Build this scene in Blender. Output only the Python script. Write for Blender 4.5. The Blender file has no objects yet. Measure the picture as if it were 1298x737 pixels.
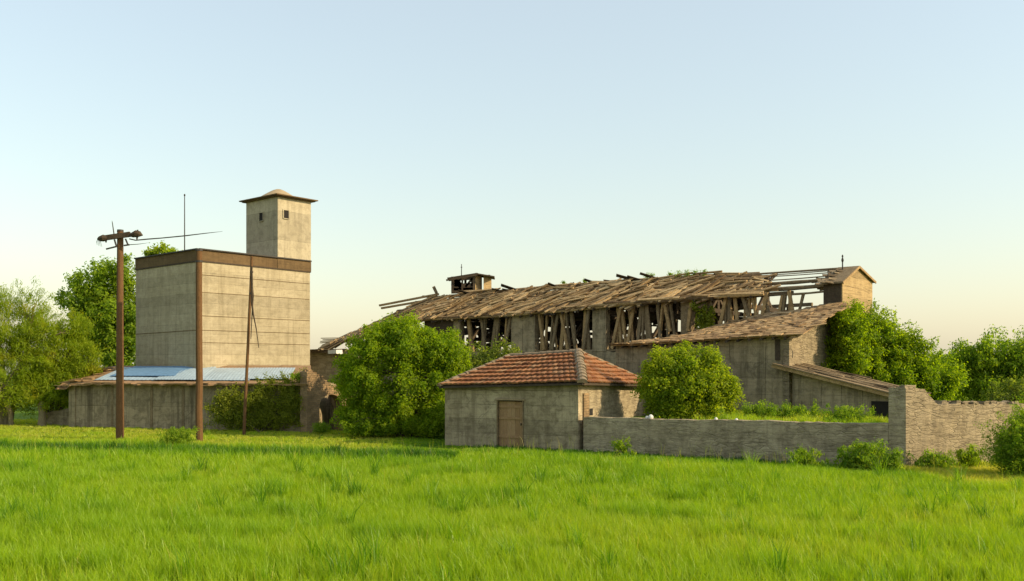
import bpy, math, random
import numpy as np
from mathutils import Vector, Matrix
random.seed(7); rng = np.random.default_rng(7)
R = math.radians
scene = bpy.context.scene
col = scene.collection
F, H, CX, CY = 1175.0, 3.3, 649.0, 470.0        # focal length, eye height, principal column, horizon row (photo pixels)

def P(px, py, Y): return Vector(((px-CX)/F*Y, Y, H+(CY-py)/F*Y))
def G(px, Y): return Vector(((px-CX)/F*Y, Y, 0.0))
def V(*a): return Vector(a)
D = V(-.763, .646, 0); N = V(.646, .763, 0)      # the two axes the ruins are laid out on
UP = V(0, 0, 1)

# ------------------------------------------------------------------ materials
class NT:
    def __init__(s, name):
        s.m = bpy.data.materials.new(name); s.m.use_nodes = True
        s.t = s.m.node_tree; s.t.nodes.clear()
        s.out = s.t.nodes.new('ShaderNodeOutputMaterial')
    def put(s, sock, v):
        if isinstance(v, bpy.types.NodeSocket): s.t.links.new(v, sock)
        elif isinstance(v, (tuple, list)) and len(v) == 3 and sock.type == 'RGBA': sock.default_value = (*v, 1)
        else: sock.default_value = v
    def n(s, typ, ins=None, out=0, **props):
        nd = s.t.nodes.new('ShaderNode'+typ)
        for k, v in props.items(): setattr(nd, k, v)
        for k, v in (ins or {}).items(): s.put(nd.inputs[k], v)
        return nd.outputs[out]
    def math(s, op, a, b=0.0, c=None):
        i = {0: a, 1: b}
        if c is not None: i[2] = c
        return s.n('Math', i, operation=op)
    def mix(s, f, a, b, mode='MIX'):
        nd = s.t.nodes.new('ShaderNodeMix'); nd.data_type = 'RGBA'; nd.blend_type = mode
        s.put(nd.inputs[0], f); s.put(nd.inputs[6], a); s.put(nd.inputs[7], b); return nd.outputs[2]
    def ramp(s, f, stops):
        nd = s.t.nodes.new('ShaderNodeValToRGB'); s.put(nd.inputs[0], f)
        e = nd.color_ramp.elements
        while len(e) < len(stops): e.new(0.5)
        for el, (p, c) in zip(e, stops):
            el.position = p; el.color = (*c, 1) if isinstance(c, tuple) else (c, c, c, 1)
        return nd.outputs[0]
    def noise(s, co, scale, detail=5, rough=.6, dist=0.0):
        return s.n('TexNoise', {'Vector': co, 'Scale': scale, 'Detail': detail, 'Roughness': rough, 'Distortion': dist})
    def mapping(s, co, scale=(1, 1, 1), rot=(0, 0, 0)):
        return s.n('Mapping', {'Vector': co, 'Scale': scale, 'Rotation': rot})
    def obj(s): return s.n('TexCoord', out=3)
    def bump(s, h, strength, dist=.02, nrm=None):
        i = {'Height': h, 'Strength': strength, 'Distance': dist}
        if nrm is not None: i['Normal'] = nrm
        return s.n('Bump', i)
    def bsdf(s, color, rough=.9, nrm=None, spec=.2):
        i = {'Base Color': color, 'Roughness': rough, 'Specular IOR Level': spec}
        if nrm is not None: i['Normal'] = nrm
        o = s.n('BsdfPrincipled', i); s.t.links.new(o, s.out.inputs[0]); return s.m

def wall_mat(name, c1, c2, stain, board=0.0, streak=.5, layer=.3, blotch=.5, bump=.6, crack=.0, vert=0.0, edge=.03, stone=0.0):
    """weathered concrete, plaster or rubble: blotches, run-down streaks, courses and seams"""
    k = NT(name); co = k.obj()
    big = k.noise(co, .55, 7, .62, .4); mid = k.noise(co, 2.3, 7, .68, .6); fine = k.noise(co, 26, 4, .7)
    lay = k.noise(k.mapping(co, (1.1, 1.1, 11)), 1.0, 7, .7, .25)
    st = k.noise(k.mapping(co, (2.6, 2.6, .16)), 1.0, 6, .66, .3)
    st2 = k.noise(k.mapping(co, (7, 7, .4)), 1.0, 4, .6)
    c = k.mix(k.ramp(big, [(.3, 0.0), (.7, 1.0)]), c1, c2)
    c = k.mix(k.math('MULTIPLY', k.ramp(mid, [(.45, 0.0), (.62, 1.0)]), blotch), c, stain)
    c = k.mix(k.math('MULTIPLY', k.ramp(st, [(.50, 0.0), (.66, 1.0)]), streak), c, stain)
    c = k.mix(k.math('MULTIPLY', k.ramp(st2, [(.55, 0.0), (.7, 1.0)]), streak*.6), c, stain)
    c = k.mix(k.math('MULTIPLY', k.ramp(lay, [(.35, 1.0), (.52, 0.0)]), layer), c, tuple(x*.45 for x in stain))
    c = k.mix(.18, c, k.ramp(fine, [(.3, .02), (.7, .75)]), 'OVERLAY')
    h = k.math('ADD', k.math('MULTIPLY', lay, .9*layer+.1), k.math('MULTIPLY', fine, .25))
    h = k.math('ADD', h, k.math('MULTIPLY', mid, .35))
    z = k.n('SeparateXYZ', {0: co}, out=2)
    if board:
        wob = k.math('MULTIPLY', k.noise(k.mapping(co, (.5, .5, .05)), 1.3, 3), .10)
        zz = k.math('DIVIDE', k.math('ADD', z, wob), board)
        fr = k.math('FRACT', zz); fl = k.math('FLOOR', zz)
        tint = k.n('TexWhiteNoise', {'W': fl}, noise_dimensions='1D')
        c = k.mix(.30, c, k.ramp(tint, [(0, .22), (1, .72)]), 'OVERLAY')
        seam = k.math('MULTIPLY', k.math('LESS_THAN', fr, edge), k.ramp(k.noise(k.mapping(co, (.8, .8, 3)), 1.0, 4), [(.38, .0), (.6, 1.0)]))
        c = k.mix(k.math('MULTIPLY', seam, .6), c, tuple(x*.35 for x in stain))
        h = k.math('SUBTRACT', h, k.math('MULTIPLY', seam, .8))
    if vert:
        sx = k.n('SeparateXYZ', {0: k.mapping(co, (1, 1, 1), (0, 0, -math.atan2(D.y, D.x)))}, out=0)
        fv = k.math('FRACT', k.math('DIVIDE', k.math('ADD', sx, k.math('MULTIPLY', mid, .12)), vert))
        sv = k.math('MULTIPLY', k.math('LESS_THAN', fv, .05), k.ramp(k.noise(co, .9, 4), [(.4, 0.0), (.55, 1.0)]))
        c = k.mix(k.math('MULTIPLY', sv, .55), c, tuple(x*.3 for x in stain))
        h = k.math('SUBTRACT', h, k.math('MULTIPLY', sv, .8))
    if stone:
        wv = k.n('VectorMath', {0: k.mapping(co, (2.2, 2.2, 9.5)), 1: k.n('VectorMath', {0: k.n('TexNoise', {'Vector': co, 'Scale': 1.6, 'Detail': 4.0}, out=1), 3: .9}, operation='SCALE')}, operation='ADD')
        ve = k.n('TexVoronoi', {'Vector': wv, 'Scale': 1.0}, feature='DISTANCE_TO_EDGE'); vc = k.n('TexVoronoi', {'Vector': wv, 'Scale': 1.0}, out=1)
        c = k.mix(.42*stone, c, k.ramp(k.n('SeparateColor', {0: vc}), [(0, .16), (1, .80)]), 'OVERLAY')
        jn = k.math('MULTIPLY', k.ramp(ve, [(.02, 1.0), (.09, 0.0)]), k.ramp(k.noise(co, 1.4, 4), [(.36, .1), (.6, 1.0)]))
        c = k.mix(k.math('MULTIPLY', jn, .55*stone), c, tuple(x*.45 for x in stain)); h = k.math('SUBTRACT', h, k.math('MULTIPLY', jn, .9))
    if crack:
        vo = k.n('TexVoronoi', {'Vector': k.mapping(k.mix(.12, co, mid), (1, 1, 1.2)), 'Scale': .9}, feature='DISTANCE_TO_EDGE')
        cr = k.math('MULTIPLY', k.ramp(vo, [(0, 1.0), (.012, 0.0)]), k.ramp(big, [(.48, 0.0), (.58, 1.0)]))
        c = k.mix(k.math('MULTIPLY', cr, crack), c, (.03, .025, .02))
    return k.bsdf(c, .93, k.bump(h, bump, .05), .15)

def brick_mat(name, c1, c2, mortar, bw=.34, bh=.11, bump=.8):
    k = NT(name); co = k.obj()
    r = k.mapping(co, (1, 1, 1), (0, 0, -math.atan2(D.y, D.x)))
    wob = k.noise(co, 2.5, 4); 
    sx = k.n('SeparateXYZ', {0: r}, out=0); sy = k.n('SeparateXYZ', {0: r}, out=1); sz = k.n('SeparateXYZ', {0: r}, out=2)
    sz = k.math('ADD', sz, k.math('MULTIPLY', wob, .12))
    v = k.n('CombineXYZ', {0: k.math('ADD', sx, sy), 1: sz})
    nd = k.t.nodes.new('ShaderNodeTexBrick')
    for a, b in (('Vector', v), ('Color1', c1), ('Color2', c2), ('Mortar', mortar), ('Scale', 1.0), ('Mortar Size', .014), ('Mortar Smooth', .4), ('Bias', .1), ('Brick Width', bw), ('Row Height', bh)): k.put(nd.inputs[a], b)
    n1 = k.noise(co, 1.2, 6, .65); n2 = k.noise(co, 14, 5, .7)
    c = k.mix(k.ramp(n1, [(.42, 0.0), (.62, .75)]), nd.outputs[0], tuple((a+b)*.27 for a, b in zip(c1, mortar)))
    c = k.mix(.3, c, k.ramp(n2, [(.3, .1), (.7, .8)]), 'OVERLAY')
    h = k.math('ADD', k.math('MULTIPLY', nd.outputs[1], -.8), k.math('MULTIPLY', n2, .7))
    return k.bsdf(c, .95, k.bump(h, bump, .05), .1)

def wood_mat(name, stops, grain=(1, 1, 1), bump=.5):
    """weathered boards: every board takes its own tone"""
    k = NT(name); co = k.obj()
    isl = k.n('NewGeometry', out='Random Per Island')
    n1 = k.noise(co, 3.2, 6, .7, .8); n2 = k.noise(k.mapping(co, grain), 9, 6, .75, 1.2)
    f = k.math('ADD', k.math('MULTIPLY', isl, .75), k.math('MULTIPLY', k.math('SUBTRACT', n1, .5), .9))
    c = k.ramp(f, stops)
    c = k.mix(.45, c, k.ramp(n2, [(.3, .08), (.7, .78)]), 'OVERLAY')
    return k.bsdf(c, .9, k.bump(n2, bump, .03), .15)

def leaf_mat(name, dark, light, trans=.5, spread=1.0, hot=None):
    k = NT(name); isl = k.n('NewGeometry', out='Random Per Island'); co = k.obj()
    n = k.noise(co, .55, 4, .6)
    f = k.math('ADD', k.math('MULTIPLY', isl, .55), k.math('MULTIPLY', k.math('SUBTRACT', n, .32), spread))
    c = k.ramp(f, [(0.1, dark), (.85, light)])
    if hot: c = k.mix(k.ramp(k.noise(co, .8, 3), [(.55, 0.0), (.7, .8)]), c, hot)
    d = k.n('BsdfDiffuse', {'Color': c, 'Roughness': .6})
    tc = k.mix(1.0, c, (2.0, 1.95, .6), 'MULTIPLY')
    t = k.n('BsdfTranslucent', {'Color': tc})
    m1 = k.n('MixShader', {0: trans, 1: d, 2: t})
    g = k.n('BsdfGlossy', {'Color': (.8, .85, .6), 'Roughness': .6})
    m2 = k.n('MixShader', {0: .015, 1: m1, 2: g})
    k.t.links.new(m2, k.out.inputs[0]); return k.m

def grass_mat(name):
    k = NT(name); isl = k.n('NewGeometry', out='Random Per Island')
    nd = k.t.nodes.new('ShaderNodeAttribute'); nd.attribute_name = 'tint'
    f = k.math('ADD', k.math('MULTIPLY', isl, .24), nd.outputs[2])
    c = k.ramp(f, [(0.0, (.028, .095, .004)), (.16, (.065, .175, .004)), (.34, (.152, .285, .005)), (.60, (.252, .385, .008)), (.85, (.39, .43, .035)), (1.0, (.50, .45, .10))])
    d = k.n('BsdfDiffuse', {'Color': c, 'Roughness': .5})
    t = k.n('BsdfTranslucent', {'Color': k.mix(1.0, c, (1.7, 1.6, .6), 'MULTIPLY')})
    m1 = k.n('MixShader', {0: .45, 1: d, 2: t})
    g = k.n('BsdfGlossy', {'Color': (.7, .75, .6), 'Roughness': .45})
    k.t.links.new(k.n('MixShader', {0: .03, 1: m1, 2: g}), k.out.inputs[0]); return k.m

def plain(name, c, rough=.8, noise=.3, scale=8, metal=0.0, bump=.3):
    k = NT(name); co = k.obj(); n = k.noise(co, scale, 5, .65)
    cc = k.mix(k.math('MULTIPLY', k.ramp(n, [(.35, 0.0), (.68, 1.0)]), noise), c, tuple(x*.4 for x in c))
    return k.bsdf(cc, rough, k.bump(n, bump, .02), .3)

M = {}
M['silo'] = wall_mat('board_marked_concrete', (.35, .295, .19), (.415, .355, .24), (.24, .197, .122), board=.62, streak=.6, layer=.2, blotch=.5, bump=.3, edge=.03)
M['tower'] = wall_mat('tower_render', (.40, .345, .235), (.46, .40, .28), (.235, .20, .135), board=1.9, streak=.6, layer=.1, blotch=.5, bump=.25, edge=.012, crack=.25)
M['plaster'] = wall_mat('grey_plaster', (.285, .228, .142), (.43, .352, .228), (.16, .122, .075), board=.62, streak=.55, layer=.34, blotch=.7, bump=.6, edge=.03, crack=.4)
M['shed'] = wall_mat('shed_plaster', (.28, .22, .135), (.41, .328, .208), (.11, .085, .053), board=1.3, streak=.85, layer=.2, blotch=.55, bump=.5, edge=.015, crack=.6)
M['slabs'] = wall_mat('slab_concrete', (.29, .23, .14), (.43, .348, .222), (.12, .097, .06), board=.75, streak=.75, layer=.25, blotch=.5, bump=.6, vert=.9, edge=.02, crack=.5)
M['rubble'] = wall_mat('rubble_stone', (.32, .26, .165), (.45, .37, .245), (.19, .15, .095), board=0, streak=.4, layer=.45, blotch=.65, bump=.6, stone=.32)
M['courses'] = wall_mat('stone_courses', (.28, .224, .142), (.345, .28, .182), (.165, .13, .082), board=0, streak=.35, layer=.55, blotch=.6, bump=.7, stone=.35)
M['brick'] = brick_mat('old_brick', (.38, .25, .13), (.28, .185, .10), (.25, .19, .12))
M['boards'] = wall_mat('turret_boards', (.36, .255, .125), (.43, .315, .165), (.22, .15, .075), board=.52, streak=.2, layer=.55, blotch=.3, bump=.6, edge=.05)
M['wood'] = wood_mat('weathered_wood', [(0, (.11, .068, .033)), (.3, (.26, .17, .08)), (.6, (.44, .30, .145)), (1, (.64, .47, .25))])
M['greywood'] = wood_mat('grey_wood', [(0, (.08, .057, .034)), (.4, (.19, .14, .08)), (.75, (.30, .225, .135)), (1, (.40, .31, .2))])
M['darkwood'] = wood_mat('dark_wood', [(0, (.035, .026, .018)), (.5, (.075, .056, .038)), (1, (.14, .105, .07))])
M['pole'] = wood_mat('brown_pole_wood', [(0, (.095, .05, .022)), (.5, (.14, .075, .033)), (1, (.18, .10, .046))], grain=(6, 6, .5))
M['band'] = wall_mat('rusty_band', (.125, .080, .038), (.175, .117, .058), (.075, .05, .026), board=0, streak=.4, layer=.3, blotch=.4, bump=.3)
M['shingle'] = wood_mat('shingle_wood', [(0, (.15, .092, .044)), (.35, (.30, .19, .09)), (.7, (.41, .275, .135)), (1, (.52, .37, .2))])
M['rust'] = plain('rusty_sheet', (.32, .195, .095), .85, .6, 5)
M['sheet'] = plain('pale_sheet', (.36, .46, .52), .45, .4, 3)
M['bluesheet'] = plain('blue_sheet', (.13, .25, .40), .45, .35, 3)
M['iron'] = plain('dark_iron', (.05, .043, .036), .7, .3, 12)
M['dark'] = plain('painted_dark', (.02, .017, .014), .95, .2, 6)  # near-black for openings and for the shade painted on the annex wall
M['door'] = wood_mat('door_wood', [(0, (.27, .16, .08)), (.5, (.33, .205, .105)), (1, (.39, .255, .14))], grain=(8, 8, .6))
M['white'] = plain('pale_stone', (.66, .64, .6), .8, .3, 9)
M['dome'] = plain('dome_render', (.36, .275, .16), .9, .35, 4)
M['ridge'] = plain('mossy_ridge_tile', (.25, .19, .12), .95, .7, 7, bump=.8)
M['bark'] = wood_mat('bark', [(0, (.07, .052, .034)), (.5, (.13, .10, .07)), (1, (.2, .16, .11))], grain=(5, 5, .8), bump=.9)
M['palebark'] = wood_mat('pale_bark', [(0, (.16, .13, .08)), (.5, (.26, .21, .12)), (1, (.36, .3, .18))], grain=(5, 5, .8), bump=.9)

def tile_mat():
    k = NT('clay_tiles'); co = k.obj(); isl = k.n('NewGeometry', out='Random Per Island')
    n1 = k.noise(co, 1.3, 6, .65); n2 = k.noise(co, 13, 5, .7)
    c = k.ramp(isl, [(0, (.19, .075, .032)), (.45, (.27, .112, .045)), (.8, (.32, .15, .065)), (1, (.30, .18, .095))])
    c = k.mix(k.ramp(n1, [(.45, 0.0), (.66, .75)]), c, (.17, .095, .055))
    c = k.mix(.3, c, k.ramp(n2, [(.3, .1), (.7, .8)]), 'OVERLAY')
    return k.bsdf(c, .85, k.bump(n2, .5, .02), .2)
M['tile'] = tile_mat()
def soil_mat():
    k = NT('meadow_soil'); co = k.obj(); n = k.noise(co, .25, 8, .65); n2 = k.noise(co, 9, 6, .75)
    c = k.ramp(n, [(.3, (.09, .19, .01)), (.55, (.15, .24, .014)), (.75, (.21, .26, .03))])
    c = k.mix(.6, c, k.ramp(n2, [(.3, .12), (.7, .72)]), 'OVERLAY')
    return k.bsdf(c, .95, k.bump(n2, 1.0, .15), .1)
M['soil'] = soil_mat()
M['grass'] = grass_mat('grass_blades')
M['leaf'] = leaf_mat('leaves_fresh', (.085, .175, .006), (.29, .37, .012))
M['leaf_yellow'] = leaf_mat('leaves_yellow', (.115, .20, .008), (.36, .41, .020))
M['leaf_willow'] = leaf_mat('leaves_willow', (.115, .19, .008), (.30, .36, .016), hot=(.34, .29, .02))
M['leaf_blue'] = leaf_mat('leaves_cool', (.08, .165, .012), (.28, .37, .026))
M['leaf_weed'] = leaf_mat('leaves_weed', (.08, .18, .010), (.28, .36, .03))
M['leaf_dry'] = leaf_mat('leaves_dull', (.09, .14, .025), (.23, .27, .05))
M['leaf_vine'] = leaf_mat('leaves_vine', (.10, .14, .012), (.28, .30, .03))

# ------------------------------------------------------------------ mesh helpers
class MB:
    def __init__(s): s.v = []; s.f = []
    def add(s, vs, fs):
        b = len(s.v); s.v += [tuple(v) for v in vs]; s.f += [tuple(i+b for i in f) for f in fs]
    def box(s, c, ax, hs, jit=0.0):
        c = Vector(c); a, b, d = [Vector(x)*h for x, h in zip(ax, hs)]
        vs = []
        for k in (-1, 1):
            for i, j in ((-1, -1), (1, -1), (1, 1), (-1, 1)):
                q = c+a*i+b*j+d*k
                if jit: q = q+V(random.uniform(-jit, jit), random.uniform(-jit, jit), random.uniform(-jit, jit))
                vs.append(q)
        s.add(vs, [(3, 2, 1, 0), (4, 5, 6, 7), (0, 1, 5, 4), (1, 2, 6, 5), (2, 3, 7, 6), (3, 0, 4, 7)])
    def bar(s, p0, p1, w, h, up=UP, jit=0.0, seg=1, sag=0.0):
        """board from p0 to p1, w wide, h thick along up"""
        p0 = Vector(p0); p1 = Vector(p1); d = (p1-p0).normalized()
        x = d.cross(Vector(up))
        x = x.normalized() if x.length > 1e-4 else d.orthogonal().normalized()
        z = x.cross(d).normalized(); vs = []; fs = []
        for k in range(seg+1):
            t = k/seg; c = p0.lerp(p1, t)-UP*sag*4*t*(1-t)
            ww = w*random.uniform(1-jit, 1+jit*.5)/2; hh = h/2
            vs += [c-x*ww-z*hh, c+x*ww-z*hh, c+x*ww+z*hh, c-x*ww+z*hh]
            if k:
                o = 4*k
                for q in range(4): fs.append((o-4+q, o-4+(q+1) % 4, o+(q+1) % 4, o+q))
        fs += [(3, 2, 1, 0), tuple(4*seg+q for q in range(4))]
        s.add(vs, fs)
    def tube(s, pts, rad, n=8, cap=True):
        pts = [Vector(p) for p in pts]; vs = []; fs = []; ref = None
        for i, p in enumerate(pts):
            d = (pts[min(i+1, len(pts)-1)]-pts[max(i-1, 0)]).normalized()
            if ref is None: ref = d.orthogonal().normalized()
            x = (ref-d*ref.dot(d)).normalized(); y = d.cross(x); ref = x
            for q in range(n):
                a = 2*math.pi*q/n; vs.append(p+(x*math.cos(a)+y*math.sin(a))*rad[i])
            if i:
                for q in range(n):
                    fs.append(((i-1)*n+q, (i-1)*n+(q+1) % n, i*n+(q+1) % n, i*n+q))
        if cap: fs += [tuple(range(n-1, -1, -1)), tuple((len(pts)-1)*n+q for q in range(n))]
        s.add(vs, fs)
    def lathe(s, c, prof, n=14):
        c = Vector(c); vs = []; fs = []
        for i, (r, z) in enumerate(prof):
            for q in range(n):
                a = 2*math.pi*q/n; vs.append(c+V(r*math.cos(a), r*math.sin(a), z))
            if i:
                for q in range(n): fs.append(((i-1)*n+q, (i-1)*n+(q+1) % n, i*n+(q+1) % n, i*n+q))
        fs += [tuple(range(n-1, -1, -1)), tuple((len(prof)-1)*n+q for q in range(n))]
        s.add(vs, fs)
    def prism(s, poly, off):
        """closed outline pushed along off"""
        n = len(poly); off = Vector(off); vs = [Vector(p) for p in poly]+[Vector(p)+off for p in poly]
        fs = [tuple(range(n)), tuple(range(2*n-1, n-1, -1))]+[(i, i+n, (i+1) % n+n, (i+1) % n) for i in range(n)]
        s.add(vs, fs)
    def wall(s, p0, p1, top, inward, z0=-.15, seg=.3, jit=.008, tj=.04, base=None):
        """rough masonry wall p0>p1 (ground points); top = height or function of 0..1; thickness is the vector inward"""
        p0 = Vector((p0[0], p0[1], 0)); p1 = Vector((p1[0], p1[1], 0)); inward = Vector(inward)
        L = (p1-p0).length; nx = max(1, int(L/seg)); fn = top if callable(top) else (lambda t: top)
        hm = max(fn(0), fn(.5), fn(1)); nz = max(2, int(hm/.45)); nn = inward.normalized()
        vs = []; fs = []
        prev = [0]*(nx+1)
        for i in range(1, nx): prev[i] = random.uniform(-tj, tj)
        bz = base if callable(base) else (lambda t: z0 if base is None else base)
        for side in (0, 1):
            for i in range(nx+1):
                t = i/nx; c = p0.lerp(p1, t)+inward*side
                for j in range(nz+1):
                    z = bz(t)+(fn(t)+prev[i]-bz(t))*j/nz
                    o = nn*random.uniform(-jit, jit) if 0 < i < nx else V(0, 0, 0)
                    vs.append(V(c.x, c.y, z)+o)
        W = nz+1; S = (nx+1)*W
        for i in range(nx):
            for j in range(nz):
                a = i*W+j
                fs.append((a, a+W, a+W+1, a+1)); a += S
                fs.append((a, a+1, a+W+1, a+W))
            a = i*W+nz; fs.append((a, a+W, a+W+S, a+S))
            a = i*W; fs.append((a, a+S, a+W+S, a+W))
        for j in range(nz):
            fs.append((j, j+1, j+1+S, j+S)); a = nx*W+j; fs.append((a, a+S, a+S+1, a+1))
        s.add(vs, fs)
    def build(s, name, mat, parent=None, smooth=False):
        me = bpy.data.meshes.new(name)
        off = parent_loc(parent)
        me.from_pydata([(x-off.x, y-off.y, z-off.z) for x, y, z in s.v], [], s.f)
        return link(name, me, mat, parent, smooth)

def parent_loc(p):
    o = V(0, 0, 0)
    while p is not None: o = o+p.location; p = p.parent
    return o
def link(name, me, mat, parent, smooth=False):
    me.materials.append(M[mat] if isinstance(mat, str) else mat)
    if smooth: me.polygons.foreach_set('use_smooth', [True]*len(me.polygons))
    o = bpy.data.objects.new(name, me); col.objects.link(o)
    if parent is not None: o.parent = parent
    return o
def npmesh(name, v, f, mat, parent=None, attr=None, smooth=False):
    """big meshes straight from arrays: v (n,3), f (m,k)"""
    off = parent_loc(parent); v = np.asarray(v, dtype=np.float32)-np.array(off, dtype=np.float32)
    f = np.asarray(f, dtype=np.int32); m, k = f.shape
    me = bpy.data.meshes.new(name)
    me.vertices.add(len(v)); me.vertices.foreach_set('co', v.ravel())
    me.loops.add(m*k); me.loops.foreach_set('vertex_index', f.ravel())
    me.polygons.add(m); me.polygons.foreach_set('loop_start', np.arange(0, m*k, k, dtype=np.int32))
    if attr is not None:
        a = me.attributes.new('tint', 'FLOAT', 'POINT'); a.data.foreach_set('value', np.asarray(attr, dtype=np.float32))
    me.update(calc_edges=True)
    return link(name, me, mat, parent, smooth)
def thing(name, label, cat, loc, group=None):
    o = bpy.data.objects.new(name, None); col.objects.link(o); o.location = Vector(loc); o.empty_display_size = .3
    return tag(o, label, cat, group)
def tag(o, label, cat=None, group=None, kind=None):
    if label: o['label'] = label
    if cat: o['category'] = cat
    if group: o['group'] = group
    if kind: o['kind'] = kind
    return o

# ------------------------------------------------------------------ foliage
def leaves(cent, rad, per, size, aspect=.5, up=.35, shell=(.55, 1.0), droop=0.0, sweep=None, hemi=.25, elong=None):
    """leaf blades spread over the outside of small clumps; returns (verts, quads)"""
    n = len(cent); c = np.repeat(cent, per, 0); r = np.repeat(rad, per)
    d = rng.normal(size=(n*per, 3)); d[:, 2] += hemi*1.2; d /= np.linalg.norm(d, axis=1, keepdims=True)
    far = np.where(rng.random(n*per) < .14, rng.uniform(1.0, 1.45, n*per), rng.uniform(*shell, n*per))
    p = c+d*(r*far)[:, None]
    if elong is not None:                                # tufts drawn out into points along their twig
        u = rng.uniform(-.5, 1.0, n*per); p = c+d*(r*far*(1-.55*np.clip(u, 0, 1)))[:, None]+np.repeat(elong, per, 0)*(r*u)[:, None]
    nrm = d*.8+rng.normal(size=d.shape)*.55; nrm[:, 2] += up; nrm /= np.linalg.norm(nrm, axis=1, keepdims=True)
    t = rng.normal(size=d.shape)
    if sweep is not None: t = t*.35+np.repeat(sweep, per, 0)
    t[:, 2] -= droop
    t -= nrm*(t*nrm).sum(1, keepdims=True); t /= np.linalg.norm(t, axis=1, keepdims=True)
    b = np.cross(nrm, t); s = size*rng.uniform(.6, 1.35, n*per)[:, None]
    v = np.stack([p-t*s*.5, p+b*s*aspect*.5+nrm*s*.08, p+t*s*.5-nrm*s*.1, p-b*s*aspect*.5+nrm*s*.08], 1).reshape(-1, 3)
    return v, np.arange(len(v), dtype=np.int32).reshape(-1, 4)

def tree(name, label, cat, base, lobes, Y, clumps, per, leaf, mat, crad=(.35, .7), trunk=.18, bark='bark', group=None, zmin=.15, fill=.45, asp=.5, sweepy=False, stems=1, droop=0.0, hemi=.25, depth=.9, limbs=14, airy=0.0, spike=1.35):
    """lobes: (px, py, rx, ry[, dy]) ellipsoids at the tree's own distance, sizes in photo pixels"""
    root = thing(name, label, cat, base, group)
    k = Y/F; L = []
    for lb in lobes:
        c = P(lb[0], lb[1], Y); dy = lb[4] if len(lb) > 4 else 0
        L.append((np.array([c.x, c.y+dy, c.z]), np.array([lb[2]*k, (lb[2]+lb[3])*.5*k*depth, lb[3]*k])))
    w = np.array([l[1][0]*l[1][2] for l in L]); w = w/w.sum()
    pick = rng.choice(len(L), clumps*3, p=w)
    d = rng.normal(size=(clumps*3, 3)); d /= np.linalg.norm(d, axis=1, keepdims=True)
    rr = np.where(rng.random(clumps*3) < fill, rng.uniform(.3, .9, clumps*3), rng.uniform(.82, 1.02, clumps*3))
    cc = np.array([L[i][0] for i in pick]); ss = np.array([L[i][1] for i in pick])
    cent = cc+d*ss*rr[:, None]
    crd = rng.uniform(*crad, clumps*3)
    cent = cent-d*crd[:, None]*.55
    # clumps buried deep inside another lobe bring nothing
    deep = np.zeros(len(cent), bool)
    for c, s in L: deep |= ((((cent-c)/s)**2).sum(1) < .3)
    keep = (~deep | (rng.random(len(cent)) < .25)) & (cent[:, 2] > zmin+crd*.4)
    cent = cent[keep][:clumps]; crd = crd[keep][:clumps]
    mid = np.mean([l[0] for l in L], 0)
    dk = d[keep][:clumps].copy(); dk[:, 2] += .45; dk /= np.linalg.norm(dk, axis=1, keepdims=True)
    el = dk*rng.uniform(.2, 1.5, len(dk))[:, None]*spike
    sw = None
    if sweepy:
        sw = cent-np.array([base[0], base[1], max(0.0, mid[2]-3.0)]); sw /= np.linalg.norm(sw, axis=1, keepdims=True); sw[:, 2] += .25
    v, f = leaves(cent, crd, per, leaf, asp, shell=(.2, 1.1) if airy else (.35, 1.0), droop=droop, sweep=sw, hemi=hemi, elong=el)
    ok = v.reshape(-1, 4, 3)[:, :, 2].min(1) > .03
    v = v.reshape(-1, 4, 3)[ok].reshape(-1, 3); f = np.arange(len(v), dtype=np.int32).reshape(-1, 4)
    npmesh('crown', v, f, mat, root)
    mb = MB(); b = Vector(base)
    heads = []
    for q in range(stems):
        o = V(random.uniform(-.35, .35), random.uniform(-.3, .3), 0)*(stems > 1)
        top = Vector(L[q % len(L)][0]); top = V(top.x, top.y, max(b.z+1.0, top.z-.2*L[q % len(L)][1][2]))
        m1 = (b+o).lerp(top, .35)+V(random.uniform(-.2, .2), 0, 0); m2 = (b+o).lerp(top, .7)+V(random.uniform(-.25, .25), 0, .2)
        mb.tube([b+o-UP*.1, m1, m2, top], [trunk*1.25, trunk, trunk*.7, trunk*.3], 8)
        heads += [m1, m2, top]
    idx = rng.choice(len(cent), min(limbs, len(cent)), replace=False)
    for i in idx:
        e = Vector(cent[i]); h = min(heads, key=lambda q: (q-e).length); md = h.lerp(e, .5)+V(random.uniform(-.2, .2), random.uniform(-.2, .2), random.uniform(0, .3))
        mb.tube([h, md, e], [trunk*.5, trunk*.32, trunk*.1], 6)
    mb.build('trunk', bark, root)
    return root

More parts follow.
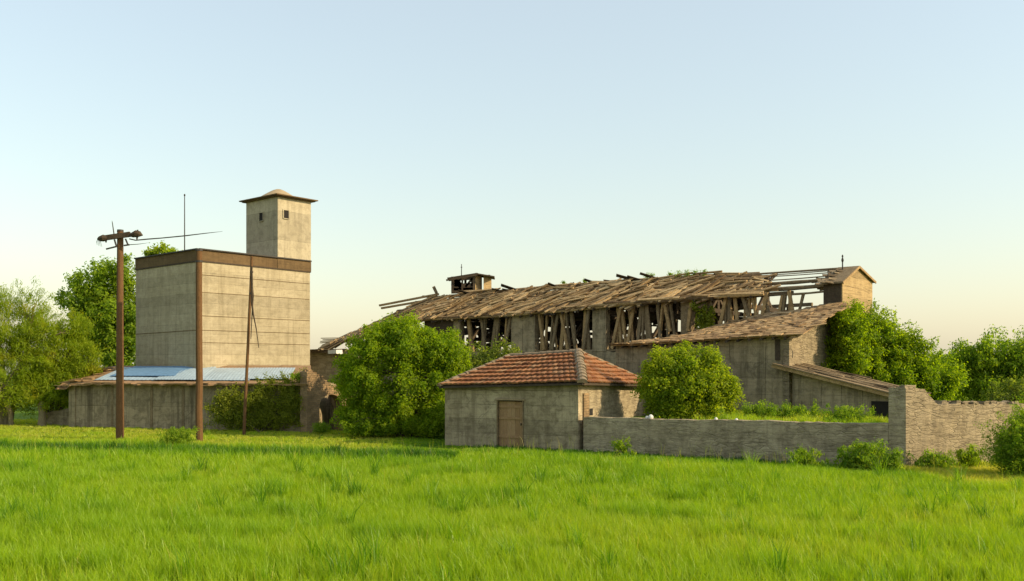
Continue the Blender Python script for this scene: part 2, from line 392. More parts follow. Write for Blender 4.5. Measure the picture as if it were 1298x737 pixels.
def tuft_arrays(x, y, z, h, lean, w, per):
    """grass blades: four-sided tapering ribbons, three joints, bent outward"""
    n = len(x)*per
    X = np.repeat(x, per)+rng.normal(0, .06, n); Y_ = np.repeat(y, per)+rng.normal(0, .06, n); Z = np.repeat(z, per)
    hh = np.repeat(h, per)*rng.uniform(.55, 1.2, n); a = rng.uniform(0, 2*math.pi, n)
    ln = np.repeat(lean, per)*rng.uniform(.3, 1.4, n)*hh
    dx, dy = np.cos(a)*ln-.06*hh, np.sin(a)*ln
    wa = rng.uniform(0, math.pi, n); ww = np.repeat(w, per)*rng.uniform(.6, 1.3, n) if np.ndim(w) else w*rng.uniform(.6, 1.3, n)
    wx, wy = np.cos(wa)*ww*.5, np.sin(wa)*ww*.5
    p = [(X, Y_, Z-.02), (X+dx*.35, Y_+dy*.35, Z+hh*.6), (X+dx, Y_+dy, Z+hh)]
    v = np.empty((n, 5, 3), np.float32)
    v[:, 0] = np.stack([p[0][0]-wx, p[0][1]-wy, p[0][2]], 1); v[:, 1] = np.stack([p[0][0]+wx, p[0][1]+wy, p[0][2]], 1)
    v[:, 2] = np.stack([p[1][0]+wx*.75, p[1][1]+wy*.75, p[1][2]], 1); v[:, 3] = np.stack([p[1][0]-wx*.75, p[1][1]-wy*.75, p[1][2]], 1)
    v[:, 4] = np.stack(p[2], 1)
    i = np.arange(n, dtype=np.int32)[:, None]*5
    f = np.concatenate([i+np.array([[0, 1, 2]]), i+np.array([[0, 2, 3]]), i+np.array([[3, 2, 4]])], 0)
    return v.reshape(-1, 3), f
_tab = rng.random((256, 256))
def vnoise(x, y, s):
    x = x*s+37.3; y = y*s+91.7
    xi = np.floor(x).astype(int); yi = np.floor(y).astype(int); fx = x-xi; fy = y-yi
    fx = fx*fx*(3-2*fx); fy = fy*fy*(3-2*fy); t = lambda i, j: _tab[i % 256, j % 256]
    return (t(xi, yi)*(1-fx)+t(xi+1, yi)*fx)*(1-fy)+(t(xi, yi+1)*(1-fx)+t(xi+1, yi+1)*fx)*fy
def fbm(x, y, s): return vnoise(x, y, s)*.5+vnoise(x, y, s*2.1)*.3+vnoise(x, y, s*4.3)*.2
def inside(x, y, poly):
    r = np.zeros(len(x), bool); n = len(poly)
    for i in range(n):
        (x0, y0), (x1, y1) = poly[i][:2], poly[(i+1) % n][:2]
        c = ((y0 > y) != (y1 > y)); xx = (x1-x0)*(y-y0)/((y1-y0) if y1 != y0 else 1e-9)+x0
        r ^= (c & (x < xx))
    return r
FOOT = []                                          # footprints kept free of grass

# ================================================================== THE SILO
SC = V(-18.92, 56, 0); SL, SR = 7.6, 8.27; SZ = 10.64
silo = thing('grain_silo', 'tall windowless concrete silo block with a slim rooftop tower, rising behind the low shed', 'silo', SC+D*SL/2+N*SR/2)
FOOT.append([SC, SC+D*SL, SC+D*SL+N*SR, SC+N*SR])
mb = MB()
sc_ = SC+D*SL/2+N*SR/2
mb.box(sc_+UP*4.93, (D, N, UP), (SL/2, SR/2, 5.03)); mb.build('wall', 'silo', silo)
mb = MB(); mb.box(sc_+UP*10.29, (D, N, UP), (SL/2+.03, SR/2+.03, .325)); mb.build('parapet_band', 'band', silo)
mb = MB(); mb.box(sc_+UP*9.925, (D, N, UP), (SL/2+.05, SR/2+.05, .042)); mb.build('drip_ledge', 'darkwood', silo)
mb = MB()
for a, b in ((SC, SC+D*SL), (SC, SC+N*SR), (SC+D*SL, SC+D*SL+N*SR), (SC+N*SR, SC+D*SL+N*SR)):
    mb.bar(a+UP*10.655, b+UP*10.655, .3, .07)
mb.build('coping', 'iron', silo)
# thin seams between the lifts of concrete
mb = MB()
for z, sd in ((9.1, 0), (8.05, 0), (6.62, 0), (5.75, 1), (5.0, 0)):
    if sd: mb.bar(SC-N*.004+UP*z+D*.05, SC-N*.004+UP*(z-.06)+D*(SL-.05), .03, .035)
    mb.bar(SC-D*.004+UP*z+N*.05, SC-D*.004+UP*(z+.03)+N*(SR-.05), .03, .028)
mb.build('joint', 'band', silo)
# the tower in its far right corner, its right side flush with the wall
TR = 4.33*1.31; TW, TL = SR-TR, 3.55; TZ0, TZ = 9.95, 14.62
TC = SC+N*TR
tw = thing('tower', None, None, (0, 0, 0)); tw.parent = silo; tw.location = (0, 0, 10)
tcen = TC+D*(TL/2-.045)+N*(TW/2+.01)
mb = MB()
def holed_box(mb, cen, la, lb, z0, z1):
    mb.box(cen+UP*(z0+z1)/2, (D, N, UP), (la/2, lb/2, (z1-z0)/2))
holed_box(mb, tcen, TL, TW+.06, TZ0, TZ); mb.build('wall', 'tower', tw)
mb = MB(); mb.box(tcen+UP*10.30, (D, N, UP), (TL/2+.012, TW/2+.045, .34)); mb.build('plinth_band', 'band', tw)
mb = MB()
e0, e1, zl = TL/2+.36, TW/2+.36, TZ
mb.box(tcen+UP*(zl+.03), (D, N, UP), (e0-.14, e1-.14, .03)); mb.box(tcen+UP*(zl+.10), (D, N, UP), (e0, e1, .035))
mb.build('eave_slab', 'band', tw)
mb = MB(); prof = [(1.5, 0), (1.38, .1), (1.05, .30), (.7, .5), (.4, .66), (.18, .74), (.02, .76)]
mb.lathe(tcen+UP*(zl+.137), [(r*.95, z) for r, z in prof], 18); mb.build('dome', 'dome', tw, True)
for (axis, px, py) in (('N', 333, 272), ('D', 363, 272)):
    mb = MB(); m2 = MB()
    if axis == 'N':                                   # left face, normal -N
        c = TC+D*1.75-N*.03+UP*(14.62-1.13); mb.box(c, (D, N, UP), (.2, .012, .27)); fr = (D, N)
        for s_ in (-1, 1): m2.box(c+D*.235*s_-N*.01, (D, N, UP), (.035, .03, .30))
        m2.box(c+UP*.29-N*.01, (D, N, UP), (.2, .03, .028)); m2.box(c-UP*.29-N*.02, (D, N, UP), (.2, .045, .028))
    else:
        c = TC-D*.055+N*.62+UP*(14.62-1.08); mb.box(c, (N, D, UP), (.19, .012, .27))
        for s_ in (-1, 1): m2.box(c+N*.225*s_-D*.005, (N, D, UP), (.035, .03, .30))
        m2.box(c+UP*.29-D*.005, (N, D, UP), (.19, .03, .028)); m2.box(c-UP*.29-D*.01, (N, D, UP), (.19, .045, .028))
    w = mb.build('window', 'dark', tw); m2.build('window_frame', 'tower', tw)
mast = MB(); a = SC+D*3.2+N*4.5; top = P(234, 247, a.y)
a = V((234-CX)/F*61.5, 61.5, 10.6); mast.tube([a, V(a.x, a.y, P(234, 249, 61.5).z)], [.045, .03], 6)
mast.lathe(V(a.x, a.y, P(234, 249, 61.5).z), [(.03, 0), (.06, .05), (.05, .12), (.01, .16)], 6)
mast.box(V(a.x, a.y, 10.65), (D, N, UP), (.15, .15, .06))
mast.build('mast', 'iron', silo)

# posts in the meadow
def post(name, label, px0, py0, px1, py1, Y, r0, r1, mat='pole'):
    b = G(px0, Y); root = thing(name, label, 'post', b); t = P(px1, py1, Y); mb = MB()
    pts = []; 
    for i in range(7):
        q = i/6; pts.append(V(b.x, b.y, -.1).lerp(t, q)+V(random.uniform(-.015, .015), 0, 0))
    mb.tube(pts, [r0+(r1-r0)*i/6 for i in range(7)], 10); mb.build('shaft', mat, root); return root, t
cp, ct = post('wooden_post', 'thick bare brown timber post in the grass before the silo corner', 252.5, 560, 252.5, 318, 43.2, .165, .14)
mb = MB(); mb.tube([ct-UP*.02, ct+UP*.06], [.16, .155], 10); mb.build('cap', 'iron', cp)
mb = MB(); mb.tube([ct-UP*.55, ct-UP*.45], [.152, .152], 10); mb.build('band', 'iron', cp)
tp, tt = post('wooden_post', 'thin leaning brown pole with a loose cable, by the overgrown shed wall', 309, 550, 319.5, 325, 48.0, .085, .065)
mb = MB(); b0 = P(318, 340, 47.9)
mb.tube([P(319, 338, 47.9), P(319.5, 360, 47.8), P(319, 382, 47.8), P(321, 398, 47.8), P(325, 418, 47.8), P(328, 441, 47.8)], [.05, .06, .06, .045, .03, .02], 6)
mb.tube([P(319, 350, 47.9), P(321, 375, 47.8), P(319.5, 400, 47.8), P(318, 430, 47.8)], [.03, .035, .03, .02], 6)
mb.build('cable', 'darkwood', tp)
for yy in (345, 372):
    mb = MB(); c = P(319+(345-yy)*.04, yy, 48.0); mb.tube([c-UP*.05, c+UP*.05], [.085, .085], 8); mb.build('band', 'iron', tp)

# utility pole
UY = 44.6; ub = G(152, UY)
up_ = thing('utility_pole', 'weathered utility pole with a crooked crossarm and trailing wire, in the meadow at the left', 'utility pole', ub)
mb = MB(); mb.tube([ub-UP*.1, ub+UP*3, ub+UP*6, P(152.5, 293, UY)], [.19, .175, .16, .145], 12); mb.build('shaft', 'pole', up_)
mb = MB(); mb.tube([P(152.5, 294, UY), P(152.5, 291.5, UY)], [.16, .15], 10); mb.build('pole_cap', 'iron', up_)
arm = MB(); ay = UY-.2; arm.bar(P(128, 302.5, ay), P(165, 297.2, ay), .15, .24, seg=5, jit=.25); arm.build('crossarm', 'darkwood', up_)
mb = MB(); pr = [P(123.5, 303.5, ay), P(126, 303, ay), P(131, 302, ay), P(136, 302, ay)]; mb.tube(pr, [.04, .12, .17, .1], 8); mb.build('insulator', 'darkwood', up_)
mb = MB(); mb.tube([P(163, 298.3, ay), P(168, 298, ay), P(172, 296.5, ay), P(177, 297, ay), P(181, 298.6, ay)], [.05, .13, .17, .14, .02], 8); mb.build('insulator', 'darkwood', up_)
mb = MB(); mb.tube([P(173.5, 304, ay), P(174, 298, ay), P(174.5, 291.5, ay)], [.03, .08, .04], 6); mb.build('insulator_pin', 'iron', up_)
mb = MB(); mb.tube([P(134.5, 308, ay), P(134, 304, ay)], [.02, .08], 6); mb.build('insulator_pin', 'iron', up_)
mb = MB(); mb.tube([P(144.5, 297, ay), P(142.5, 283, ay), P(142, 280, ay)], [.03, .022, .008], 6); mb.build('spike', 'iron', up_)
for q in ((145, 304, 147.5, 312), (159, 303, 162, 310)):
    mb = MB(); mb.bar(P(q[0], q[1], ay), P(q[2], q[3], ay), .06, .07, up=V(0, 1, 0)); mb.build('brace', 'iron', up_)
for a, b in ((P(134.5, 316, ay), P(148.5, 312.5, ay)), (P(157, 311.5, ay), P(164, 310.5, ay))): mb = MB(); mb.bar(a, b, .05, .07); mb.build('bracket', 'iron', up_)
mb = MB(); mb.tube([P(164, 303, ay), P(172, 304.8, ay), P(188, 303.3, ay), P(205, 302, ay), P(234, 299.2, ay), P(262, 295.8, ay), P(282, 293.6, ay)], [.03, .03, .032, .028, .03, .02, .006], 5); mb.build('wire', 'iron', up_)
mb = MB(); mb.tube([P(163, 310.5, ay), P(175, 309.8, ay), P(190, 307.8, ay)], [.02, .016, .004], 5); mb.build('wire', 'iron', up_)
mb = MB()
for q in range(4):
    x0 = 124+q*1.3; mb.tube([P(x0, 303, ay), P(x0-1.6+q*.4, 307, ay), P(x0-.8+q*.7, 311+q*.8, ay)], [.012, .012, .006], 4)
mb.build('loose_strands', 'iron', up_)

# ================================================================== THE LOW SHED IN FRONT OF THE SILO
w0 = V(-25.95, 54.4, 0); w1 = V(-11.05, 49.9, 0); wd = (w1-w0).normalized(); wn = V(-wd.y, wd.x, 0)
shed = thing('low_shed', 'long low grey plaster shed with pale blue roofing sheets round the silo foot', 'shed', (w0+w1)/2)
FOOT.append([w0, w1, w1+wn*9, w0+wn*9])
mb = MB(); mb.wall(w0, w1, lambda t: 2.62-.05*math.sin(t*3), wn*.35, jit=.012, tj=.01)
mb.wall(w0+wn*.36, w0+wn*9, 2.6, wd*.35, tj=.01); mb.wall(w1+wn*.36, w1+wn*5, 2.6, -wd*.35, tj=.01)
mb.build('wall', 'shed', shed)
mb = MB(); q = w0-wd*.02-wn*.07
mb.wall(q, q+wd*.45, 2.56, wn*.2, tj=.0); mb.build('corner_pier', 'slabs', shed)
for k_ in (2.9, 5.6, 7.7, 10.6):
    mb = MB(); q = w0+wd*k_-wn*.035; mb.wall(q, q+wd*.16, 2.4, wn*.03, tj=0.0, jit=.004); mb.build('timber_stud', 'greywood', shed)
# roof: ragged rusty sheets over the eaves, rising to the silo
def roofpt(a, b, lift=0.0):                              # a 0..1 along the front, b metres back
    zf = 2.63-.12*max(0, .12-a)/.12
    return w0.lerp(w1, a)+(wn if b < 0 else V(-.21, .978, 0))*b+UP*(zf+max(-.5, b)*.16+lift)
mb = MB()
NS = 60
vs = []; fs = []
for i in range(NS+1):
    a = -.045+i/NS*1.06; ov = -.42+random.uniform(-.10, .10); droop = random.uniform(-.05, .03)-(.14 if a < .01 else 0)
    for j, b in enumerate((ov, .4, 2.0, 4.0, 6.2)):
        vs.append(roofpt(a, b, (droop if j == 0 else random.uniform(-.015, .015))))
n0 = len(vs); vs += [v-UP*.07 for v in vs]
for i in range(NS):
    for j in range(4):
        a_ = i*5+j; fs.append((a_, a_+5, a_+6, a_+1)); fs.append((a_+n0, a_+1+n0, a_+6+n0, a_+5+n0))
    fs.append((i*5, i*5+n0, i*5+5+n0, i*5+5)); fs.append((i*5+4, i*5+9, i*5+9+n0, i*5+4+n0))
for j in range(4):
    fs.append((j, j+1, j+1+n0, j+n0)); e = NS*5+j; fs.append((e, e+n0, e+1+n0, e+1))
mb.add(vs, fs); mb.build('roof', 'rust', shed)
mb = MB()
for i in range(26):                                      # broken boards at the left end of the roof
    a = random.uniform(-.06, .09); b = random.uniform(-.3, 5); p = roofpt(a, b, random.uniform(.03, .2)); q = p+wd*random.uniform(.5, 1.6)+wn*random.uniform(-.4, .4)+UP*random.uniform(-.02, .12)
    mb = MB(); mb.bar(p, q, random.uniform(.12, .28), .035); mb.build('loose_board', 'shingle', shed)
for i in range(34):
    a = random.uniform(-.05, 1.0); p = roofpt(a, random.uniform(-.5, -.3), random.uniform(-.02, .05)); mb = MB(); mb.bar(p, p+wd*random.uniform(.4, 1.4)+UP*random.uniform(-.04, .03), random.uniform(.08, .2), .03); mb.build('loose_board', 'shingle', shed)
def sheet(a0, a1, b0, b1, lift, skew=0.0, wave=.05, mat='sheet'):
    mb = MB(); nu, nv = 30, 6; vs = []; fs = []
    for i in range(nu+1):
        for j in range(nv+1):
            a = a0+(a1-a0)*i/nu+skew*j/nv; b = b0+(b1-b0)*j/nv
            bulge = .16*math.sin(math.pi*i/nu)*math.sin(math.pi*j/nv)*wave*8+(.025*math.sin(i*math.pi) if 0 else 0)
            vs.append(roofpt(a, b, lift+bulge+.007*(1 if i % 2 else -1)))
    W = nv+1; n0 = len(vs); vs += [v-UP*.02 for v in vs]
    for i in range(nu):
        for j in range(nv):
            a_ = i*W+j; fs.append((a_, a_+W, a_+W+1, a_+1)); fs.append((a_+n0, a_+1+n0, a_+W+1+n0, a_+W+n0))
        fs.append((i*W, i*W+n0, i*W+W+n0, i*W+W)); fs.append((i*W+nv, i*W+W+nv, i*W+W+nv+n0, i*W+nv+n0))
    for j in range(nv):
        fs.append((j, j+1, j+1+n0, j+n0)); e = nu*W+j; fs.append((e, e+n0, e+1+n0, e+1))
    mb.add(vs, fs); return mb.build('roof_sheet', mat, shed)
sheet(.10, .38, .5, 5.2, .06, .06, .05); sheet(.37, .57, .35, 5.0, .11, .03, .06); sheet(.55, .77, .45, 4.8, .07, .03, .09); sheet(.75, .93, .7, 4.6, .11, .02, .04); sheet(.16, .45, 1.3, 4.9, .17, .06, .05, 'bluesheet')
# brick arch at its right end
ar = thing('brick_archway', 'crumbling sunlit brick pier and broken arch between the shed and the round bush', 'archway', w1+wd*.7)
A0 = G(389, 49.35); A1 = A0+N*3.1; ad = (A1-A0).normalized(); an = V(-ad.y, ad.x, 0)
FOOT.append([A0, A1, A1+an*2, A0+an*2])
AL = (A1-A0).length
prof = []
def arch_z(x):                                            # underside of the arch opening
    c, r = 1.62, .84
    if abs(x-c) >= r: return 0
    return 1.2+math.sqrt(r*r-(x-c)**2)*.95
xs = [i*AL/40 for i in range(41)]; tops = []
for x in xs:
    tz = 3.25-.06*x if x < .5 else 3.2-(x-.5)*.62
    tops.append(max(2.2, tz)+random.uniform(-.05, .05))
vs = []; fs = []
for i, x in enumerate(xs):
    lo = arch_z(x) or -.1; c = A0+ad*x
    for off in (0, .6):
        vs += [V(c.x, c.y, lo)+an*off, V(c.x, c.y, tops[i])+an*off]
for i in range(40):
    a = i*4; b = a+4
    fs += [(a, b, b+1, a+1), (a+2, a+3, b+3, b+2), (a+1, b+1, b+3, a+3), (a, a+2, b+2, b)]
fs += [(0, 1, 3, 2), (160, 162, 163, 161)]
mb = MB(); mb.add(vs, fs); mb.build('brickwork', 'brick', ar)
mb = MB()
for i in range(24):
    x = random.uniform(0, AL*.8); tz = tops[min(40, int(x/AL*40))]
    mb.box(A0+ad*x+an*random.uniform(.05, .5)+UP*(tz+.03), (ad, an, UP), (random.uniform(.08, .16), .08, random.uniform(.04, .09)), .03); mb.build('loose_brick', 'brick', ar); mb = MB()
mb = MB(); q = A0+ad*2.75+an*.64; mb.wall(q, q+an*3.4, 2.1, ad*.3, tj=.02); mb.build('infill_wall', 'shed', ar)
# little wall and stump at the far left
lw = MB(); lw.wall(G(58, 56.5), G(94, 55.6), lambda t: .75+.35*t, V(.05, .3, 0)); o = lw.build('low_wall', 'plaster'); tag(o, 'short low grey wall running from the shed to the mossy stump', 'wall')
st = MB(); b = G(53, 55.5); st.tube([b-UP*.1, b+V(.03, 0, .7), b+V(-.05, 0, 1.25), b+V(.02, 0, 1.45)], [.27, .2, .2, .12], 8); o = st.build('broken_post', 'palebark'); tag(o, 'broken pale stump under the willowy trees', 'stump')

# ================================================================== THE RUINED BARN
O = V(16.4, 46, 0)
def B(s, t, z): return O+D*s+N*t+UP*z
EZ = lambda s: 7.46-.44*max(0, min(1, (s-8)/12))         # eave height
RZ = lambda s: 8.68+.14*s/31+.26*math.sin(max(0, min(1, s/30))*math.pi)
S0, S1, TRG = 3.2, 31.2, 3.0
barn = thing('ruined_barn', 'long ruined barn with bare posts and a collapsing roof of loose boards', 'barn', B(17, 3, 0))
FOOT.append([B(-.5, -5.6, 0), B(41, -.3, 0), B(41, 6.5, 0), B(-.5, 6.5, 0)])
mb = MB(); mb.wall(B(38.5, 0, 0), B(2, 0, 0), lambda t: 4.45+.06*math.sin(t*23)+.05*math.sin(t*71), N*.4, seg=.4, tj=.05)
mb.wall(B(38.5, 6, 0), B(1, 6, 0), lambda t: 4.6+.4*math.sin(t*17), N*.4, seg=.5, tj=.1)
mb.wall(B(38.5, .45, 0), B(38.5, 5.9, 0), 4.7, -D*.4, seg=.5); mb.build('wall', 'slabs', barn)
mb = MB(); mb.bar(B(31, .2, 4.52), B(4.5, .2, 4.5), .36, .12, seg=20, jit=.2); mb.build('sill_beam', 'greywood', barn)
mb = MB(); mb.bar(B(31.5, .1, EZ(31)-.15), B(12, .1, EZ(12)-.15), .2, .2, seg=10); mb.bar(B(12, .1, EZ(12)-.15), B(2.6, .1, EZ(3)-.15), .2, .2, seg=6); mb.build('wall_plate', 'greywood', barn)
mb = MB(); mb.bar(B(31.5, 6, 6.9), B(4, 6, 7.1), .2, .2, seg=10); mb.build('wall_plate', 'greywood', barn)
# posts along the open front
def s_at(px, t=0.0):
    k = (px-CX)/F; p = B(0, t, 0); return (p.x-k*p.y)/(.763+k*.646)
fronts = [(585, 5), (598, 6), (612, 5), (624, 5), (630, 4), (640, 3), (686, 4), (692, 3), (699, 3), (705, 3), (711, 6), (722, 3), (729, 5), (741, 5), (747, 5), (781, 3), (789, 4), (795, 4), (803, 3), (808, 5), (815, 3), (823, 5), (834, 3), (839, 4), (848, 3), (857, 3), (893, 3), (906, 6), (919, 3), (924, 4), (932, 4), (942, 3), (950, 4), (957, 3), (963, 4), (970, 3), (977, 4), (984, 4), (991, 4), (1001, 4), (1011, 4)]
for px, w in fronts:
    s = s_at(px+random.uniform(-1, 1), .1); Yd = B(s, 0, 0).y; wd_ = w*.88/F*Yd
    zb = 4.5 if px < 870 else 5.2; lean = random.uniform(-.45, .45)
    tl = EZ(s)-random.uniform(.0, .15)
    if px > 985: zb = 5.9; tl = 7.25
    mb = MB(); mb.bar(B(s, .1+random.uniform(-.06, .06), zb), B(s+lean, .1, tl), wd_, random.uniform(.12, .22), up=N, jit=.25, seg=4)
    mb.build('post', 'greywood' if random.random() < .55 else 'wood', barn)
for px, dx, mat in ((795, 9, 'wood'), (872, 5, 'wood'), (936, -5, 'wood'), (700, 8, 'greywood'), (615, -5, 'greywood'), (826, -7, 'greywood'), (1006, -6, 'wood'), (966, 6, 'wood'), (720, -10, 'wood'), (740, 7, 'greywood'), (776, 12, 'wood'), (640, 8, 'greywood'), (850, -9, 'wood'), (912, 9, 'wood'), (950, -10, 'greywood'), (690, -7, 'wood')):
    s = s_at(px, -.05); mb = MB(); mb.bar(B(s, -.08, 4.6 if px < 840 else (5.5 if px < 950 else 6.1)), B(s_at(px+dx, -.05), -.05, EZ(s)-.05), .17, .12, up=N); mb.build('brace', mat, barn)
for px0, px1, zt, mat in ((648, 678, EZ(21)-.02, 'slabs'), (751, 768, EZ(15)-.2, 'slabs'), (863, 876, EZ(9)-.1, 'greywood'), (538, 575, EZ(28)-.1, 'darkwood'), (575, 583, EZ(27)-.1, 'slabs')):
    a, b = s_at(px0, -.02), s_at(px1, -.02); mb = MB(); mb.wall(B(a, -.03, 0), B(b, -.03, 0), zt, N*.45, base=4.46, tj=0.02); mb.build('concrete_pier' if mat == 'slabs' else 'board_panel', mat, barn)
# back row and inner frames seen through the front
for i in range(30):
    s = 4+i*.92+random.uniform(-.25, .25)
    if random.random() < .12: continue
    mb = MB(); mb.bar(B(s, 6.1, 4.2), B(s+random.uniform(-.3, .3), 6.1, 7.0), random.uniform(.14, .38), .15, up=N, jit=.2, seg=2); mb.build('rear_post', 'darkwood', barn)
for i in range(9):
    s = 5.5+i*2.9; mb = MB(); mb.bar(B(s, 3, 0), B(s+random.uniform(-.2, .2), 3, 8.6), .26, .26, up=N); mb.bar(B(s, .2, 6.8), B(s, 6, 6.7), .18, .24); mb.bar(B(s, .4, 5.0), B(s, 3, 7.6), .14, .16); mb.bar(B(s, 5.7, 5.0), B(s, 3, 7.6), .14, .16); mb.build('truss', 'darkwood', barn)
for i in range(64):                                       # rails, laths and fallen boards inside
    s = random.uniform(4, 30); t = random.choice([5.9, 6.2, 4.5, 2.2, 1.2]); z = random.uniform(4.8, 6.9); mb = MB()
    mb.bar(B(s, t, z), B(s+random.uniform(.8, 3), t+random.uniform(-.3, .3), z+random.uniform(-.7, .7)), random.uniform(.1, .35), .04, up=N); mb.build('broken_rail', 'darkwood', barn)
for i in range(36):
    s = random.uniform(4, 30); t = random.uniform(.3, 1.0); mb = MB(); mb.bar(B(s, t, 4.5), B(s+random.uniform(-1, 1), t+random.uniform(-.3, .8), 4.55+random.uniform(0, .35)), random.uniform(.06, .2), .05); mb.build('fallen_board', 'greywood', barn)
mb = MB()
for i in range(120):
    s = random.uniform(16, 31) if i < 95 else random.uniform(6, 16); z = random.uniform(4.4, 6.9); mb.bar(B(s, 6.25, z), B(s+random.uniform(.6, 2.2), 6.25, z+random.uniform(-.2, .2)), random.uniform(.2, .5), .03, up=N)
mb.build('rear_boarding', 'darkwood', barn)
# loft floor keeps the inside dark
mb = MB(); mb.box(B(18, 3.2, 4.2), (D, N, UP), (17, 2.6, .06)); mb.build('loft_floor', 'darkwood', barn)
# the roof: layers of loose boards and poles
SLP = (V(0, 0, 0)+(-N*3.0)+UP*(-1.85)).normalized()
def roof_pt(s, q, back=False):                            # q 0 ridge .. 1 eave
    sag = .10*math.sin(s*1.3)+.07*math.sin(s*2.9+1)
    t = TRG-3.35*q if not back else TRG+3.3*q
    return B(s, t, RZ(s)+(EZ(s)-.12-RZ(s))*q-sag*math.sin(math.pi*q)*.8)
rb = MB(); RN = (UP*.85-N*.52).normalized()
for i in range(15):                                       # long poles along the slope
    q = i/14; s = S1+random.uniform(-.6, .6)
    while s > S0+3.4-1.6*q:
        ln = random.uniform(4, 8); e = max(S0+2.6-1.8*q, s-ln); rb.bar(roof_pt(s, q)-UP*.06, roof_pt(e, min(1, max(0, q+random.uniform(-.03, .03))))-UP*.06, random.uniform(.10, .18), .10, up=RN, seg=4, jit=.2); s = e+.4
for i in range(900):
    s = S0+.3+(S1-S0)*random.random(); q = random.random()**.85
    if s < 6.3-2.2*q+random.uniform(-.5, .3): continue
    dens = (.95 if s > 15 else .5+.45*max(0, s-6)/9)*(1.0 if q < .40 else max(.16, 1.0-2.0*(q-.40)))
    if random.random() > dens: continue
    if q > .72+.30*vnoise(np.array([s]), np.array([1.0]), .8)[0]*1.1: continue
    phi = R(random.uniform(22, 68) if random.random() < .8 else random.uniform(-12, 15)); ln = random.choice((random.uniform(.7, 1.6), random.uniform(1.2, 3.4)))
    if math.sin(phi) > .05: ln = max(.3, min(ln, (1.03-q)*3.95/math.sin(phi)))
    p = roof_pt(s, q); d = (D*math.cos(phi)+SLP*math.sin(phi)).normalized()
    lift = random.uniform(.0, .17); e = p+d*ln+UP*random.uniform(-.14, .03)
    rb.bar(p+RN*lift, e+RN*lift, random.uniform(.07, .2), random.uniform(.045, .09), up=RN+V(random.uniform(-.3, .3), random.uniform(-.3, .3), 0), jit=.2)
for i in range(58):                                       # rafters' ends sticking out past the eaves
    s = S0+1.5+(S1-S0-2)*i/57+random.uniform(-.2, .2); q0 = random.uniform(.45, .75); p = roof_pt(s, q0); phi = R(random.uniform(52, 80)); d = D*math.cos(phi)+SLP*math.sin(phi)
    rb.bar(p+RN*.08, p+RN*.08+d*random.uniform(.75, 1.0)*((1.10 if s > 12 else 1.02)-q0)*3.95/math.sin(phi), random.uniform(.1, .2), .06, up=RN, jit=.15)
for i in range(60):
    s = S0+1+(S1-S0-1)*random.random(); p = roof_pt(s, .99)-UP*random.uniform(-.06, .06); rb.bar(p, p+D*random.uniform(1, 3.2)+UP*random.uniform(-.1, .08), random.uniform(.1, .2), .07, up=RN)
for i in range(26):                                       # ragged right end
    q = random.random()*.9; s = 6.4-2.2*q+random.uniform(-.3, .6); p = roof_pt(s, q)+RN*random.uniform(-.25, .1); d = (-D*random.uniform(.5, 1)+SLP*random.uniform(-.3, .5)+UP*random.uniform(-.2, .1)).normalized(); rb.bar(p, p+d*random.uniform(.4, 1.3), random.uniform(.07, .2), .05, up=RN)
rb.build('roof', 'wood', barn)
db = MB()
for i in range(330):                                      # dark boards added below so roof gaps read dark, with holes
    q = random.random(); s = random.uniform(6.2-1.8*q, S1-.3); p = roof_pt(s, q)-UP*random.uniform(.16, .26); phi = R(random.uniform(-10, 25)); d = (D*math.cos(phi)+SLP*math.sin(phi)).normalized()
    if vnoise(np.array([s]), np.array([q*4]), .9)[0] > .76-.6*max(0, q-.40) or (q > .6 and random.random() < .7): continue
    ln = min(random.uniform(1.0, 2.4), (1.0-q)*3.9/max(.05, math.sin(phi)) if phi > 0 else 9); db.bar(p, p+d*max(.3, ln), random.uniform(.15, .34), .04, up=RN, jit=.2)
db.build('roof_dark_backing', 'darkwood', barn)
bb = MB()
for i in range(520):
    s = random.uniform(S0+4, S1-2.5); q = random.uniform(.1, 1); p = roof_pt(s, q, True)-UP*.14; d = (D*random.uniform(.4, 1)+(N*.87-UP*.5)*random.uniform(-.5, .5)).normalized()
    bb.bar(p-UP*.05, p+d*random.uniform(1, 2.6)-UP*.05, random.uniform(.2, .4), .04, up=(UP+N*.5))
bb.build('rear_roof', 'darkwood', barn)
for i in range(24):
    s = S0+1.6+(S1-S0-2)*i/23; mb = MB(); mb.bar(roof_pt(s, 0)-UP*.16, roof_pt(s+random.uniform(-.15, .15), 1.02)-UP*.16, .12, .14, up=RN); mb.build('rafter', 'darkwood', barn)
# the long slope at the left end
lb_ = MB(); hA, hB = B(S1, TRG, RZ(S1)), B(S1-3, -.4, EZ(S1)); hC, hE = B(43.2, 3.2, 5.75), B(39.5, -.8, 5.2)
def hip(u, v): return hA.lerp(hC, u).lerp(hB.lerp(hE, u), v)+UP*.05*math.sin(math.pi*u)
HN = (hC-hA).cross(hB-hA).normalized(); HN = HN if HN.z > 0 else -HN
for i in range(560):
    u, v = random.random()*.98, random.random(); p = hip(u, v); d = ((hC-hA).normalized()*random.uniform(.7, 1)+(hB-hA).normalized()*random.uniform(-.12, .45)).normalized()
    ln = random.uniform(.8, 2.4)
    if u > .9: ln *= .6
    e = p+d*ln
    lb_.bar(p+HN*random.uniform(0, .14), e+HN*random.uniform(0, .14), random.uniform(.1, .24), .05, up=HN, jit=.2)
for i in range(12):
    lb_.bar(hip(.02, i/11)-UP*.08, hip(.5, i/11)-UP*.08, .14, .12, up=HN); lb_.bar(hip(.5, i/11)-UP*.08, hip(.98, i/11)-UP*.08, .14, .12, up=HN)
for k_ in range(4): lb_.bar(hip(.93+.02*k_, .05*k_), hip(.97, 0)+V(-1.2-.5*random.random(), .3, .12-.13*k_), .22, .06)
lb_.build('end_roof', 'wood', barn)
